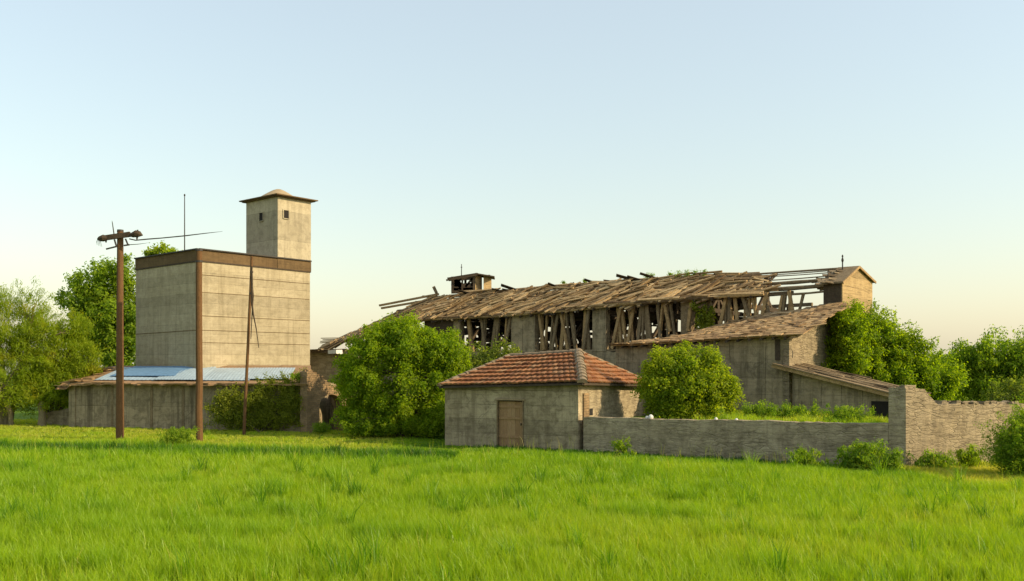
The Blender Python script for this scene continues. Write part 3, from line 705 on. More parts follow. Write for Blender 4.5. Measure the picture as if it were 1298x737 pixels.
for z0, z1, s in ((.05, .32, .0), (-.2, .02, .25)):
    mb = MB(); a = P(556, 373+s*22, hA.y); e = P(481+s*10, 387.5-s*14+7*(s > 0), hA.y+1.5)
    mb.bar(a, e, .2, .14); mb.build('purlin', 'wood', barn)
mb = MB(); a = P(549, 364, hA.y); mb.bar(P(553.5, 372, hA.y), P(549.5, 363.5, hA.y), .22, .2, up=V(0, 1, 0)); mb.build('post', 'greywood', barn)
# bare poles that span the gap to the gable turret
for (x0, y0, x1, y1, r, t0, t1) in ((1064, 340.5, 690, 363, .055, 2.6, 3.0), (1056, 345.5, 930, 352, .03, 2.0, 2.4), (1050, 350, 935, 357, .03, 1.7, 1.9), (1052, 354.5, 925, 362, .10, 1.2, 1.5), (1050, 362, 905, 370.5, .11, .5, .6), (1052, 369, 975, 374, .06, .05, .05), (1062, 342.5, 900, 352.5, .03, 2.4, 2.7)):
    a = B(s_at(x0, t0), t0, 0); e = B(s_at(x1, t1), t1, 0); mb = MB(); m = []
    for i in range(7): m.append(P(x0, y0, a.y).lerp(P(x1, y1, e.y), i/6)-UP*.05*math.sin(math.pi*i/6))
    mb.tube(m, [r*random.uniform(.85, 1.1) for _ in m], 6); mb.build('purlin', 'greywood', barn)
mb = MB()
for i in range(16):
    t = random.uniform(.3, 1.4); a = B(random.uniform(.6, 1.0), t, random.uniform(7.4, 8.0)); mb = MB(); mb.bar(a, a+D*random.uniform(.4, 1.1)+UP*random.uniform(-.1, .1), random.uniform(.08, .2), .06); mb.build('broken_purlin', 'greywood', barn)
# gable turret at the right end
tu = thing('gable_turret', None, None, (0, 0, 0)); tu.parent = barn; tu.location = O+D*.4+N*2.1+UP*6-barn.location
TWd, TDp = 4.25, .95
pf = [B(0, 0, -.1), B(0, TWd, -.1), B(0, TWd, 8.0), B(0, TWd*.5-.1, 8.56), B(0, 0, 7.70)]
mb = MB(); mb.prism(pf, D*TDp); mb.build('wall', 'boards', tu)
mb = MB()
def slope(mb, t0, z0, t1, z1, s0, s1, th=.09): mb.prism([B(s0, t0, z0), B(s0, t1, z1), B(s0, t1, z1+th), B(s0, t0, z0+th)], D*(s1-s0))
slope(mb, -.22, 7.62, TWd*.5-.1, 8.58, -.10, 1.0); slope(mb, TWd*.5-.1, 8.58, TWd+.18, 7.96, -.10, 1.0)
for i in range(40):
    q = random.random(); a = B(random.uniform(.3, .9), -.3+q*2.2, 7.62+q*.95); mb.bar(a, a+D*random.uniform(.2, .6)+UP*random.uniform(-.05, .1)-N*random.uniform(-.1, .3), random.uniform(.1, .25), .04, up=RN)
mb.build('roof', 'greywood', tu)
mb = MB(); mb.bar(B(-.12, -.24, 7.62), B(-.12, TWd*.5-.1, 8.61), .05, .11, up=RN); mb.bar(B(-.12, TWd*.5-.1, 8.61), B(-.12, TWd+.2, 7.98), .05, .11, up=UP); mb.build('bargeboard', 'wood', tu)
mb = MB(); fb = B(.6, 1.6, 8.3); mb.tube([fb, V(fb.x, fb.y, P(1074.5, 327, fb.y).z)], [.035, .03], 6); z_ = P(1074.5, 326, fb.y).z; mb.lathe(V(fb.x, fb.y, z_-.3), [(.02, 0), (.05, .06), (.07, .14), (.05, .22), (.02, .26), (.05, .32), (.03, .4), (.01, .42)], 8); mb.build('finial', 'iron', tu)
mb = MB(); mb.box(B(TDp*.5+.03, -.02, 6.9), (D, N, UP), (TDp*.5-.03, .018, .82)); mb.build('dark_boarding', 'darkwood', tu)
# small wrecked cupola on the ridge
cy = 67.0
cu = thing('cupola', None, None, (0, 0, 0)); cu.parent = barn; cu.location = P(597, 369, cy)-barn.location
def CP(px, py, dy=0): return P(px, py, cy+dy)
mb = MB()
for px, w, dy in ((573.5, 3, 0), (586, 2, 0), (601, 3, 0), (576, 3, 1.7), (590, 3, 1.7), (603, 3, 1.7), (620, 3, 1.7)):
    mb.bar(CP(px, 371, dy), CP(px, 351-(px-573)*.05, dy), w/F*cy, .18, up=V(0, 1, 0))
mb.build('frame_post', 'darkwood', cu)
mb = MB(); 
for a, b, w_ in ((CP(572, 364.5), CP(604, 363), .5), (CP(572, 369), CP(604, 368), .4), (CP(576, 356), CP(585, 363), .4), (CP(590, 364), CP(598, 354), .16), (CP(574, 355), CP(600, 353), .2), (CP(574, 358, 1.8), CP(582, 357, 1.8), .7), (CP(576, 359.5), CP(584, 359), .5), (CP(597, 358), CP(603, 357.5), .6)):
    mb = MB(); mb.bar(a, b, w_, .06, up=V(0, 1, 0)); mb.build('side_board', 'darkwood', cu)
for x0, x1 in ((602.5, 611), (613, 623)):
    mb = MB(); c0 = CP(x0, 370, -.1); c1 = CP(x1, 370, .45); mb.wall(c0, c1, CP(x0, 349.5).z, V(-.05, 1.4, 0), base=c0.z-.2, seg=.2, tj=.02); mb.build('board_panel', 'boards', cu)
mb = MB(); mb.bar(CP(565.5, 355.5, -.3), CP(605, 348.6, -.3), .1, .12); mb.bar(CP(568, 354.5, 1.2), CP(606, 348.4, 1.2), 1.9, .09); mb.bar(CP(603, 348.5, .6), CP(627, 352.5, .6), 1.9, .08); mb.build('roof', 'darkwood', cu)
mb = MB(); mb.tube([CP(585, 351, .5), CP(585, 335, .5)], [.035, .025], 6); mb.box(CP(585, 339, .5), (V(1, 0, 0), V(0, 1, 0), UP), (.06, .02, .025)); mb.build('finial', 'iron', cu)
# grass and creeper that grow on the ruin
def spray(name, pts, rad, per, size, mat, parent, asp=.4):
    v, f = leaves(np.array(pts), np.array(rad), per, size, asp, shell=(.2, 1.0)); return npmesh(name, v, f, mat, parent)
for s, r_ in zip(  (9.2, 9.8, 10.3, 10.9, 11.5, 12.8, 13.1, 19.5, 17.8), (.2, .28, .3, .28, .2, .2, .18, .14, .14)): spray('roof_weed', [tuple(roof_pt(s, 0.03)+UP*.12)], [r_], 110, .16, 'leaf_weed', barn, .25)
pts = []; rd = []
for i in range(34):
    a = random.random(); s = s_at(random.uniform(884, 904)+4*math.sin(a*5), -.1); pts.append(tuple(B(s, -.15+random.uniform(-.15, .15), 5.4+a*1.85))); rd.append(random.uniform(.15, .32))
spray('creeper', pts, rd, 70, .15, 'leaf_vine', barn, .6)

# ================================================================== LEAN-TO AND ANNEX
lt = thing('lean_to_shed', 'grey slab lean-to with a long brown shingled roof against the barn', 'shed', B(6, -4, 0))
LT = -5.6
mb = MB(); lean_top = lambda s: 4.90-.28*max(0, min(1, (s-.5)/8))-.02
mb.wall(B(9.7, LT, 0), B(.47, LT, 0), lambda t: lean_top(9.7-9.23*t), N*.4, seg=.45, jit=.012, tj=.0); mb.wall(B(12.6, -.45, 0), B(9.72, LT+.41, 0), lambda t: 4.4, (D*.87-N*-.49)*.01+N*.3, tj=0); mb.build('front_wall', 'slabs', lt)
mb = MB(); mb.wall(B(.5, LT+.42, 0), B(.5, -.1, 0), lambda t: 5.05+1.5*t, D*.4, seg=.4, tj=0, jit=.01); mb.build('gable_wall', 'courses', lt)
mb = MB(); mb.box(B(.44, LT+.12, 2.5), (D, N, UP), (.14, .17, 2.35)); mb.build('corner_pier', 'courses', lt)
mb = MB(); mb.box(B(.485, LT+.62, 4.05), (N, D, UP), (.14, .016, .17)); mb.build('vent_hole', 'dark', lt)
mb = MB(); q = P(990, 428, B(1.1, LT, 0).y); mb.box(B(.86, LT-.02, 4.25), (D, N, UP), (.12, .03, .48), .01); mb.build('dark_board', 'darkwood', lt)
def topz(s):
    ks = [(-.6, 6.66), (4.5, 6.12), (8.3, 5.32), (10.8, 4.86), (13.5, 4.45)]
    for (a, za), (b, zb) in zip(ks, ks[1:]):
        if s <= b: return za+(zb-za)*(s-a)/(b-a)
    return ks[-1][1]
def lrp(s, q, lift=0.0): return B(s, LT-.35+q*(5.6+.25), (lean_top(s)-.02)*(1-q)+topz(s)*q+.06+lift-.05*math.sin(math.pi*q)+.035*math.sin(s*2.1)*q)
mb = MB(); vs = []; fs = []; nu, nv = 28, 8
for lay in (0, -.08):
    for i in range(nu+1):
        for j in range(nv+1): vs.append(lrp(-.15+(9.95+3.1*j/nv)*i/nu, j/nv, lay))
W = nv+1; n0 = (nu+1)*W
for i in range(nu):
    for j in range(nv):
        a = i*W+j; fs.append((a+1, a+W+1, a+W, a)); a += n0; fs.append((a, a+W, a+W+1, a+1))
    fs.append((i*W, i*W+W, i*W+W+n0, i*W+n0)); fs.append((i*W+nv, i*W+nv+n0, i*W+W+nv+n0, i*W+W+nv))
for j in range(nv): fs.append((j, j+n0, j+1+n0, j+1)); e = nu*W+j; fs.append((e, e+1, e+1+n0, e+n0))
mb.add(vs, fs); rf = mb.build('roof', 'shingle', lt)
mb = MB(); LN = (UP*.95-N*.3).normalized()
nrow = 15
for r_ in range(nrow):
    q0 = r_/nrow-.02; s = -.35
    while s < 9.6+3.1*r_/nrow:
        w = random.uniform(.22, .6); p = lrp(s, q0-random.uniform(0, .03), .045); e = lrp(s+random.uniform(-.08, .08), min(1.01, q0+1.45/nrow), .015)
        if random.random() > .05: mb.bar(p, e, w, .035, up=LN, jit=.12)
        s += w+.01
for i in range(60):
    q = random.random()*.9; s = random.uniform(-.3, 8.8+3*q); p = lrp(s, q, .09); mb.bar(p, p+D*random.uniform(-.9, .9)+(lrp(s, .1)-lrp(s, 0))*random.uniform(0, 1.3)+UP*.01, random.uniform(.06, .2), .03, up=LN)
mb.build('shingles', 'shingle', lt)
mb = MB(); mb.bar(lrp(-.22, -.01, -.06), lrp(-.22, 1.0, -.06), .06, .16, up=LN); mb.build('bargeboard', 'greywood', lt)
mb = MB()
for i in range(16): s = .3+i*.58; mb.bar(lrp(s, -.03, -.13), lrp(s, .2, -.13), .09, .1, up=LN)
mb.build('rafter_ends', 'darkwood', lt)

ax0 = B(.47, LT, 0); axd = -D
an_ = thing('annex_shed', 'low grey annex with a narrow plank roof sloping down towards the stone pier', 'shed', ax0+axd*2.5)
AXL = 5.2
FOOT.append([ax0, ax0+axd*AXL, ax0+axd*AXL+N*2.4, ax0+N*2.4])
az = lambda k_: 3.42-1.12*k_/4.65
mb = MB(); mb.wall(ax0+axd*.3, ax0+axd*AXL, lambda t: az(.3+t*(AXL-.3))-.02, N*.35, tj=0, jit=.012); mb.wall(ax0+axd*AXL+N*.36, ax0+axd*AXL+N*2.3, az(AXL)-.02, D*.35, tj=0); mb.build('wall', 'slabs', an_)
mb = MB()
for r_ in range(9):
    t0 = -.35+r_*.31; mb.bar(ax0-axd*.45+N*t0+UP*(az(-.45)+.06+random.uniform(0, .05)+r_*.012), ax0+axd*(AXL+.25+random.uniform(-.15, .2))+N*t0+UP*(az(AXL+.2)+.06+random.uniform(0, .05)+r_*.012), .31, .05, seg=6, jit=.1)
for i in range(22):
    k_ = random.uniform(0, AXL-.8); t0 = random.uniform(-.3, 2); mb.bar(ax0+axd*k_+N*t0+UP*(az(k_)+.14+t0*.04), ax0+axd*(k_+random.uniform(.6, 1.8))+N*(t0+random.uniform(-.15, .15))+UP*(az(k_+1.2)+.15+t0*.04), random.uniform(.1, .25), .035)
mb.build('roof', 'greywood', an_)
mb = MB(); mb.bar(ax0-axd*.5-N*.40+UP*(az(-.5)-.02), ax0+axd*(AXL+.2)-N*.40+UP*(az(AXL+.2)-.02), .06, .15, seg=5); mb.build('fascia', 'wood', an_)
mb = MB(); q = ax0+axd*4.25-N*.03; mb.box(q+UP*1.25, (axd, N, UP), (.42, .02, .75)); mb.build('painted_dark', 'dark', an_)  # dark panel on the annex wall, painted in for shade

# ================================================================== THE TILED HOUSE
HC = V(2.73, 38.2, 0); HU = V(.866, -.5, 0); HNn = V(.5, .866, 0); HLn, HDp = 6.62, 7.3
hs = thing('tiled_house', 'small grey plaster house with a red clay tile hip roof and plank door', 'house', HC-HU*HLn/2+HNn*HDp/2)
FOOT.append([HC-HU*HLn, HC, HC+HNn*HDp, HC+HNn*HDp-HU*HLn])
k0, k1 = 2.57, 3.92
wt = 2.74
mb = MB()
mb.wall(HC-HU*HLn, HC-HU*k1, lambda t: wt-.17*(1-t), HNn*.35, tj=0, jit=.01)
mb.wall(HC-HU*k1, HC-HU*k0, wt, HNn*.35, base=2.08, tj=0, jit=0, seg=.4)
mb.wall(HC-HU*k0, HC, wt, HNn*.35, tj=0, jit=.01)
mb.wall(HC-HU*HLn+HNn*.36, HC-HU*HLn+HNn*HDp, wt-.15, HU*.35, tj=0)
mb.wall(HC-HU*HLn+HU*.36+HNn*HDp, HC+HNn*HDp, wt, -HNn*.35, tj=0)
mb.build('front_wall', 'plaster', hs)
mb = MB(); mb.wall(HC+HNn*.36-HU*.005, HC+HNn*(HDp-.36), lambda t: wt-.16*t, -HU*.34, tj=0, jit=.01); mb.build('side_wall', 'rubble', hs)
mb = MB(); mb.wall(HC+HNn*.42+HU*.06, HC+HNn*.95+HU*.06, 2.35, -HU*.06, base=.75, tj=0, jit=.01); mb.build('brick_quoin', 'brick', hs)
mb = MB(); mb.box(HC+HNn*1.2+HU*.0+UP*1.55, (HNn, HU, UP), (.18, .02, .14)); mb.build('wall_hole', 'dark', hs)
mb = MB()
dr = HC-HU*(k0+k1)/2+HNn*.12
for i in range(6):
    mb.box(dr+HU*((i-2.5)*.205)+HNn*random.uniform(0, .008)+UP*.98, (HU, HNn, UP), (.099, .025, .99))
do = mb.build('door', 'door', hs)
mb = MB()
for z in (.45, 1.25, 1.75): mb = MB(); mb.box(dr-HNn*.045+UP*z, (HU, HNn, UP), (.6, .014, .05)); mb.build('ledge', 'door', do)
mb = MB(); mb.box(dr+HU*.5-HNn*.06+UP*1.0, (HU, HNn, UP), (.015, .03, .05)); mb.build('handle', 'iron', do)
mb = MB()
for s_ in (-1, 1): mb.box(dr+HU*(.645*s_)-HNn*.09+UP*1.0, (HU, HNn, UP), (.02, .06, 1.02))
mb.box(dr-HNn*.10+UP*2.055, (HU, HNn, UP), (.74, .075, .035)); mb.build('door_frame', 'greywood', hs)
# hip roof in courses of clay tiles
ov = .28; kA = 1.46; kB = 4.93
EA = HC-HU*(HLn+ov*.5)-HNn*ov+UP*2.60; EBp = HC+HU*(ov+.05)-HNn*ov+UP*2.80; EC = HC+HU*(ov+.05)+HNn*(HDp+ov)+UP*2.62; ED = HC-HU*(HLn+ov*.5)+HNn*(HDp+ov)+UP*2.6
RA = HC+HNn*3-HU*kB+UP*3.98; RB = HC+HNn*3-HU*kA+UP*4.15
def tiled(mb, e0, e1, r0, r1, rows, bowed=0.0):
    """rows of single tiles between an eave e0>e1 and a ridge r0>r1"""
    nrm = (e1-e0).cross((r0+r1)/2-e0).normalized()
    if nrm.z < 0: nrm = -nrm
    for r_ in range(rows):
        qa = r_/rows; qb = min(1.0, (r_+1.28)/rows)
        la, lb = e0.lerp(r0, qa), e1.lerp(r1, qa); ta, tb = e0.lerp(r0, qb), e1.lerp(r1, qb)
        L = (lb-la).length; n = max(1, int(L/.27)); wav = [random.uniform(-.012, .012) for _ in range(n+1)]
        for i in range(n):
            a0, a1 = i/n, (i+1)/n; sg = -UP*bowed*math.sin(math.pi*(i+.5)/n)*math.sin(math.pi*(qa+.3)*.7)
            d0, d1 = la.lerp(lb, a0), la.lerp(lb, a1); u0, u1 = ta.lerp(tb, a0), ta.lerp(tb, a1)
            slip = (d0-u0).normalized()*random.uniform(-.02, .03)
            lo, hi = nrm*(.125+wav[i]), nrm*(.012); vs = []; fs = []
            for (x0, x1, hh) in ((d0+slip+sg, d1+slip+sg, lo), (u0+sg, u1+sg, hi)):
                for q in range(5):
                    a = q/4; arc = math.sin(math.pi*a)*.026
                    vs.append(x0.lerp(x1, .02+.96*a)+hh+nrm*arc)
            for q in range(4): fs.append((q, q+1, q+6, q+5))
            base = len(vs)
            for q in range(5): vs.append(vs[q]-nrm*.07)
            for q in range(4): fs.append((q, base+q, base+q+1, q+1))
            mb.add(vs, fs)
mb = MB()
tiled(mb, EA, EBp, RA, RB, 8, .03); tiled(mb, EBp, EC, RB, RB, 8, .05); tiled(mb, EC, ED, RB, RA, 9); tiled(mb, ED, EA, RA, RA, 9)
rfh = mb.build('roof', 'tile', hs)
mb = MB(); ins = lambda p, c: p+UP*-.03
mb.add([EA-UP*.02, EBp-UP*.02, EC-UP*.02, ED-UP*.02, RA-UP*.02, RB-UP*.02, EA-UP*.09, EBp-UP*.09, EC-UP*.09, ED-UP*.09], [(0, 1, 5, 4), (1, 2, 5), (2, 3, 4, 5), (3, 0, 4), (0, 6, 7, 1), (1, 7, 8, 2), (2, 8, 9, 3), (3, 9, 6, 0), (9, 8, 7, 6)])
mb.build('roof_deck', 'darkwood', hs)
def caps(p0, p1, r, name, mat):
    mb = MB(); L = (p1-p0).length; n = int(L/.36); d = (p1-p0).normalized()
    x = d.cross(UP).normalized(); y = x.cross(d)
    for i in range(n):
        c0 = p0.lerp(p1, i/n)+UP*.05; c1 = p0.lerp(p1, (i+1.2)/n)+UP*.05; vs = []; fs = []
        sh = x*random.uniform(-.02, .02); rr = r*random.uniform(.9, 1.1)
        for (c, k_) in ((c0, 1.12), (c1, .9)):
            for q in range(7):
                a = math.pi*q/6; vs.append(c+sh+x*math.cos(a)*rr*k_+y*math.sin(a)*rr*k_*.8-UP*.05)
        for q in range(6): fs.append((q, q+1, q+8, q+7))
        fs.append(tuple(range(6, -1, -1))); mb.add(vs, fs)
    mb.build(name, mat, rfh)
caps(EBp, RB, .21, 'hip_tiles', 'ridge'); caps(EA, RA, .17, 'hip_tiles', 'ridge'); caps(RA, RB, .14, 'ridge_tiles', 'ridge'); caps(EC, RB, .13, 'hip_tiles', 'ridge')

# ================================================================== GARDEN WALL, PIER, TERRACE
GA = HC+HU*.10+V(.12, -.02, 0); GBc = V(13.17, 31.0, 0); gd = (GBc-GA).normalized(); gn = V(-gd.y, gd.x, 0)
FOOT.append([GA, GBc, GBc+gn*.5, GA+gn*.5])
gl = (GBc-GA).length
mb = MB(); mb.wall(GA, GBc-gd*.56, lambda t: 1.38+.12*t+.012*math.sin(t*13)+.010*math.sin(t*41), gn*.45, seg=.22, jit=.02, tj=.014)
o = mb.build('garden_wall', 'rubble'); tag(o, 'long low grey rubble garden wall running from the tiled house to the stone pier', 'wall')
PE = V(13.17+.85*5.4+1.5, 31+.53*5.4+.93, 0); pd = (PE-GBc).normalized(); pn = V(-pd.y, pd.x, 0)
def ptop(t):
    x = t*(PE-GBc).length
    return 2.70 if x < .95 else (2.70-.55*(x-.95)/.8 if x < 1.75 else 2.15-.02*(x-1.75))
pier = thing('stone_boundary_wall', 'tan coursed stone wall with a taller corner pier, right of the grey garden wall', 'wall', GBc)
mb = MB(); mb.wall(GBc, PE, ptop, pn*.55, seg=.2, jit=.022, tj=.03); mb.build('wall', 'courses', pier)
mb = MB(); mb.wall(GBc-gd*.55, GBc-gd*.005, 2.72, gn*.5, seg=.2, jit=.015, tj=.03); mb.build('corner_pier', 'rubble', pier)
mb = MB()
for i in range(40):
    x = random.uniform(.1, 6.8); c = GBc+pd*x+pn*random.uniform(.1, .45)+UP*(ptop(x/(PE-GBc).length)+.03); mb.box(c, (pd, pn, UP), (random.uniform(.1, .22), random.uniform(.08, .15), random.uniform(.03, .07)), .03)
mb.build('capstones', 'courses', pier)
FOOT.append([GBc, PE, PE+pn*.6, GBc+pn*.6])
# raised ground behind the garden wall
tA, tB = GA+gn*.44+gd*.3, GBc-gd*.6+gn*.44
terr = [tA+UP*1.12, tB+UP*1.22, V(15.6, 38.6, 1.2), B(.47, LT-.02, 1.2), B(7.6, LT-.02, 1.15), V(4.6, 41.6, 1.1)]
mb = MB(); mb.prism([p-UP*1.3 for p in terr], UP*1.3) ; o = mb.build('terrace', 'soil'); tag(o, None, None, None, 'structure')
for (px, py, Y, r) in ((822, 529, 37.0, .11), (817, 529.5, 36.9, .07), (905, 533.5, 35.0, .07), (931, 534, 34.5, .06)):
    mb = MB(); k_ = (px-CX)/F; 
    # point on the wall top under that column
    t = (k_*GA.y-GA.x)/(gd.x-k_*gd.y); c = GA+gd*t+gn*.2+UP*(1.38+.12*t/gl+.02)
    mb.lathe(c-UP*.03, [(r*.8, 0), (r, r*.5), (r*.8, r*1.1), (r*.3, r*1.5), (.01, r*1.55)], 7)
    nm = {822: 'larger bright white stone on the garden wall beside the tiled house', 817: 'small white stone touching the larger one on the garden wall', 905: 'single tiny pale stone on the garden wall under the leafy bush', 931: 'single tiny pale stone on the garden wall at the right edge of the leafy bush'}[px]
    tag(mb.build('pale_stone', 'white'), nm, 'stone', 'pale stones on the garden wall')
# dark low building in the gap behind the silo
bk = thing('rear_outbuilding', 'dark low outbuilding with a ragged board roof, between the silo and the round bush', 'outbuilding', P(415, 470, 66)-UP*0)
bk.location.z = 0
b0, b1 = G(384, 66.5), G(452, 65); bd = (b1-b0).normalized(); bn = V(-bd.y, bd.x, 0)
mb = MB(); mb.wall(b0, b1, 4.55, bn*.4); mb.wall(b1+bn*.41, b1+bn*4, 4.5, -bd*.4); mb.build('wall', 'rubble', bk)
mb = MB()
for i in range(70):
    p = b0+bd*random.uniform(-.3, 3.6)+bn*random.uniform(-.5, 3)+UP*(4.58+random.uniform(0, .22)); mb.bar(p, p+bd*random.uniform(.6, 1.6)+bn*random.uniform(-.2, .2)+UP*random.uniform(-.06, .06), random.uniform(.15, .35), .05)
mb.bar(b0-bn*.3+UP*4.6, b1-bn*.3+UP*4.6, .5, .1, seg=5, jit=.2); mb.build('roof', 'greywood', bk)
mb = MB(); c = P(425, 446.5, 64.5); mb.box(c, (bd, bn, UP), (.35, .4, .13), .04); mb.build('white_sheet', 'white', bk)

# ================================================================== GROUND
field_poly = [(-400, -60), (400, -60), (400, 900), (-400, 900)]
gx = np.concatenate([np.linspace(-400, -60, 12), np.linspace(-50, 50, 60), np.linspace(60, 400, 12)]); gy = np.concatenate([np.linspace(-60, 0, 8), np.linspace(3, 80, 60), np.linspace(100, 900, 16)])
XX, YY = np.meshgrid(gx, gy); ZZ = (fbm(XX.ravel(), YY.ravel(), .12)-.5).reshape(XX.shape)*.16; ZZ[np.abs(YY) > 90] *= .2
ZZ = np.where(YY > 33, ZZ*.4-.03, ZZ)
vv = np.stack([XX, YY, ZZ], -1).reshape(-1, 3); nx = len(gx)
fi = [(j*nx+i, j*nx+i+1, (j+1)*nx+i+1, (j+1)*nx+i) for j in range(len(gy)-1) for i in range(nx-1)]
fld = npmesh('field', vv, fi, 'soil', smooth=True); tag(fld, None, None, None, 'structure')
def gz(x, y):
    z = (fbm(x, y, .12)-.5)*.16; return np.where(y > 33, z*.4-.03, z)

# meadow grass, one mass of blades
def scatter(n, y0, y1, pad=9):
    # even over the wedge the photo could see, a little wider
    y = np.sqrt(rng.uniform(y0**2, y1**2, n)); hw = y*.60+pad; return rng.uniform(-1, 1, n)*hw, y
V_, F_, T_ = [], [], []
line = lambda x: 42.8-(x+24.9)*.21                       # where the tall green meadow gives way to dry short turf (left half)
nb = 0
for (n, y0, y1, per, w) in ((6000, 7, 13.2, 16, .010), (15500, 13.2, 21, 18, .010), (19500, 21, 31, 16, .014), (36000, 31, 62, 13, .021)):
    x, y = scatter(n, y0, y1)
    keep = np.ones(n, bool)
    for p in FOOT: keep &= ~inside(x, y, p)
    x, y = x[keep], y[keep]
    lush = fbm(x, y, .28); tall = fbm(x+50, y+20, .55)
    h = .22+.15*tall+.16*np.clip(lush-.5, 0, 1)
    tint = .345+.35*(fbm(x-30, y+70, .16)-.5)+.14*(.5-lush)+.12
    # taller, deeper green clumps
    cl = fbm(x+9, y-40, .75); big = np.clip((cl-.60)*7, 0, 1); h += .15*big; tint -= .15*big
    near_wall = np.clip((y-24)/14, 0, 1)
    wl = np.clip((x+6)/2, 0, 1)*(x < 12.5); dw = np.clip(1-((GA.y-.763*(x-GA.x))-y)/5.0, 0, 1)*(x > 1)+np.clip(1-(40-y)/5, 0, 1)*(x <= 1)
    tint -= .46*np.clip(dw, 0, 1)*wl; h *= 1-.6*np.clip(dw*1.3, 0, 1)*wl  # shade along house and garden wall painted into the tint; blades shorter there
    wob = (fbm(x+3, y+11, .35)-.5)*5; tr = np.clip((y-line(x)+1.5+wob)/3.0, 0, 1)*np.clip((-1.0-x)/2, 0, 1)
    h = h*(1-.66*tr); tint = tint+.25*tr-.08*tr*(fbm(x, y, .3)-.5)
    band = np.clip(1-np.abs(y-(line(x)-3.2))/3.2, 0, 1)*(x < -2); tint -= .52*band; h += .03*band  # dark strip in the tint stands for tree shadow across the left meadow
    rt = np.clip((x-11.5)/1.5, 0, 1)*np.clip((y-25.5)/1.5, 0, 1); tint += .22*rt; h *= 1-.4*rt
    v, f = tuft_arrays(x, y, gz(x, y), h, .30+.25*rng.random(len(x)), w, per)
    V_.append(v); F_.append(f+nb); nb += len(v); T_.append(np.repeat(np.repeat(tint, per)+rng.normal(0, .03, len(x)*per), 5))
x, y = scatter(1500, 13.2, 40); kp = np.ones(len(x), bool)
for p in FOOT: kp &= ~inside(x, y, p)
kp &= fbm(x+5, y, .3) > .47; x, y = x[kp], y[kp]
v, f = tuft_arrays(x, y, gz(x, y), rng.uniform(.42, .72, len(x)), np.full(len(x), .28), .010, 3); V_.append(v); F_.append(f+nb); nb += len(v); T_.append(np.repeat(rng.uniform(.5, .9, len(x)*3), 5))
x, y = scatter(420, 13.5, 30); kp = fbm(x-7, y+3, .5) > .5; x, y = x[kp], y[kp]
v, f = tuft_arrays(x, y, gz(x, y), rng.uniform(.45, .8, len(x)), np.full(len(x), .5), .017, 40); V_.append(v); F_.append(f+nb); nb += len(v); T_.append(np.repeat(np.repeat(rng.uniform(.05, .35, len(x)), 40), 5))
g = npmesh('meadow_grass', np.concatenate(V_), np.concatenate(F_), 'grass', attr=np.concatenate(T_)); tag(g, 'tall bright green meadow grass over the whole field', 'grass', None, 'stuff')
# overgrown terrace
tx = rng.uniform(2, 18, 9000); ty = rng.uniform(30, 44, 9000); kp = inside(tx, ty, terr)
for p in FOOT: kp &= ~inside(tx, ty, p)
kp &= (tx/ty*F+CX > 925) | ((rng.random(len(tx)) < .12) & (tx/ty*F+CX > 840))
kp &= fbm(tx, ty, .8) > .47
tx, ty = tx[kp][:1500], ty[kp][:1500]
v, f = tuft_arrays(tx, ty, np.full(len(tx), 1.16), .10+.5*fbm(tx, ty, .7), np.full(len(tx), .35), .022, 13)
g = npmesh('terrace_grass', v, f, 'grass', attr=np.repeat(np.repeat(.52+.7*(fbm(tx, ty, .6)-.5), 13), 5)); tag(g, 'tall yellow green grass growing on the raised ground behind the garden wall', 'grass', None, 'stuff')

# ================================================================== TREES, BUSHES, WEEDS
# left willow-like trees
tree('willow_tree', 'wispy yellow green willow-like tree at the far left edge of the meadow', 'tree', G(8, 56), [(0, 420, 40, 58), (34, 402, 30, 34, .5), (-35, 450, 45, 85), (14, 480, 50, 42, -.6), (-10, 385, 34, 26), (48, 430, 30, 30)], 56, 420, 120, .21, 'leaf_willow', (.28, .7), .13, 'palebark', asp=.16, sweepy=True, stems=5, limbs=60, airy=1, spike=1.7, fill=.6)
tree('willow_tree', 'bushier olive green tree beside the shed, right of the wispy willow', 'tree', G(58, 57), [(72, 452, 42, 46), (92, 420, 20, 18, .4), (60, 498, 46, 34, -.4), (104, 468, 24, 22), (112, 450, 14, 14), (45, 440, 32, 36), (80, 480, 40, 30, .5)], 57, 430, 130, .21, 'leaf_willow', (.3, .75), .13, 'bark', asp=.2, sweepy=True, stems=4, limbs=40, airy=1, spike=1.8, fill=.55)
mb = MB(); b = G(14, 55.5); mb.tube([b-UP*.1, P(13, 520, 55.5), P(5, 505, 55.5), P(-6, 490, 55.6)], [.14, .12, .09, .05], 7); mb.tube([P(14, 530, 55.5), P(8, 515, 55.4), P(2, 500, 55.3)], [.09, .07, .04], 6)
o = mb.build('dead_trunk', 'palebark'); tag(o, 'bare bent pale trunk stub at the foot of the wispy willow', 'dead tree')
tree('poplar_tree', 'tall airy green tree behind the utility pole and silo', 'tree', G(140, 76), [(130, 372, 42, 36), (152, 350, 26, 20), (105, 385, 28, 34), (152, 410, 40, 38), (115, 430, 34, 30), (160, 450, 36, 40), (190, 400, 34, 44, 3)], 76, 330, 150, .27, 'leaf_blue', (.5, 1.0), .22, 'palebark', fill=.5, stems=2, limbs=30, airy=1, spike=.9)
tree('round_tree', 'tree whose bright crown tops out above the silo parapet behind the mast', 'tree', G(212, 78), [(208, 330, 24, 20), (220, 342, 18, 22), (196, 346, 18, 20), (212, 380, 34, 42)], 78, 170, 150, .26, 'leaf_yellow', (.4, .8), .2, spike=.5)
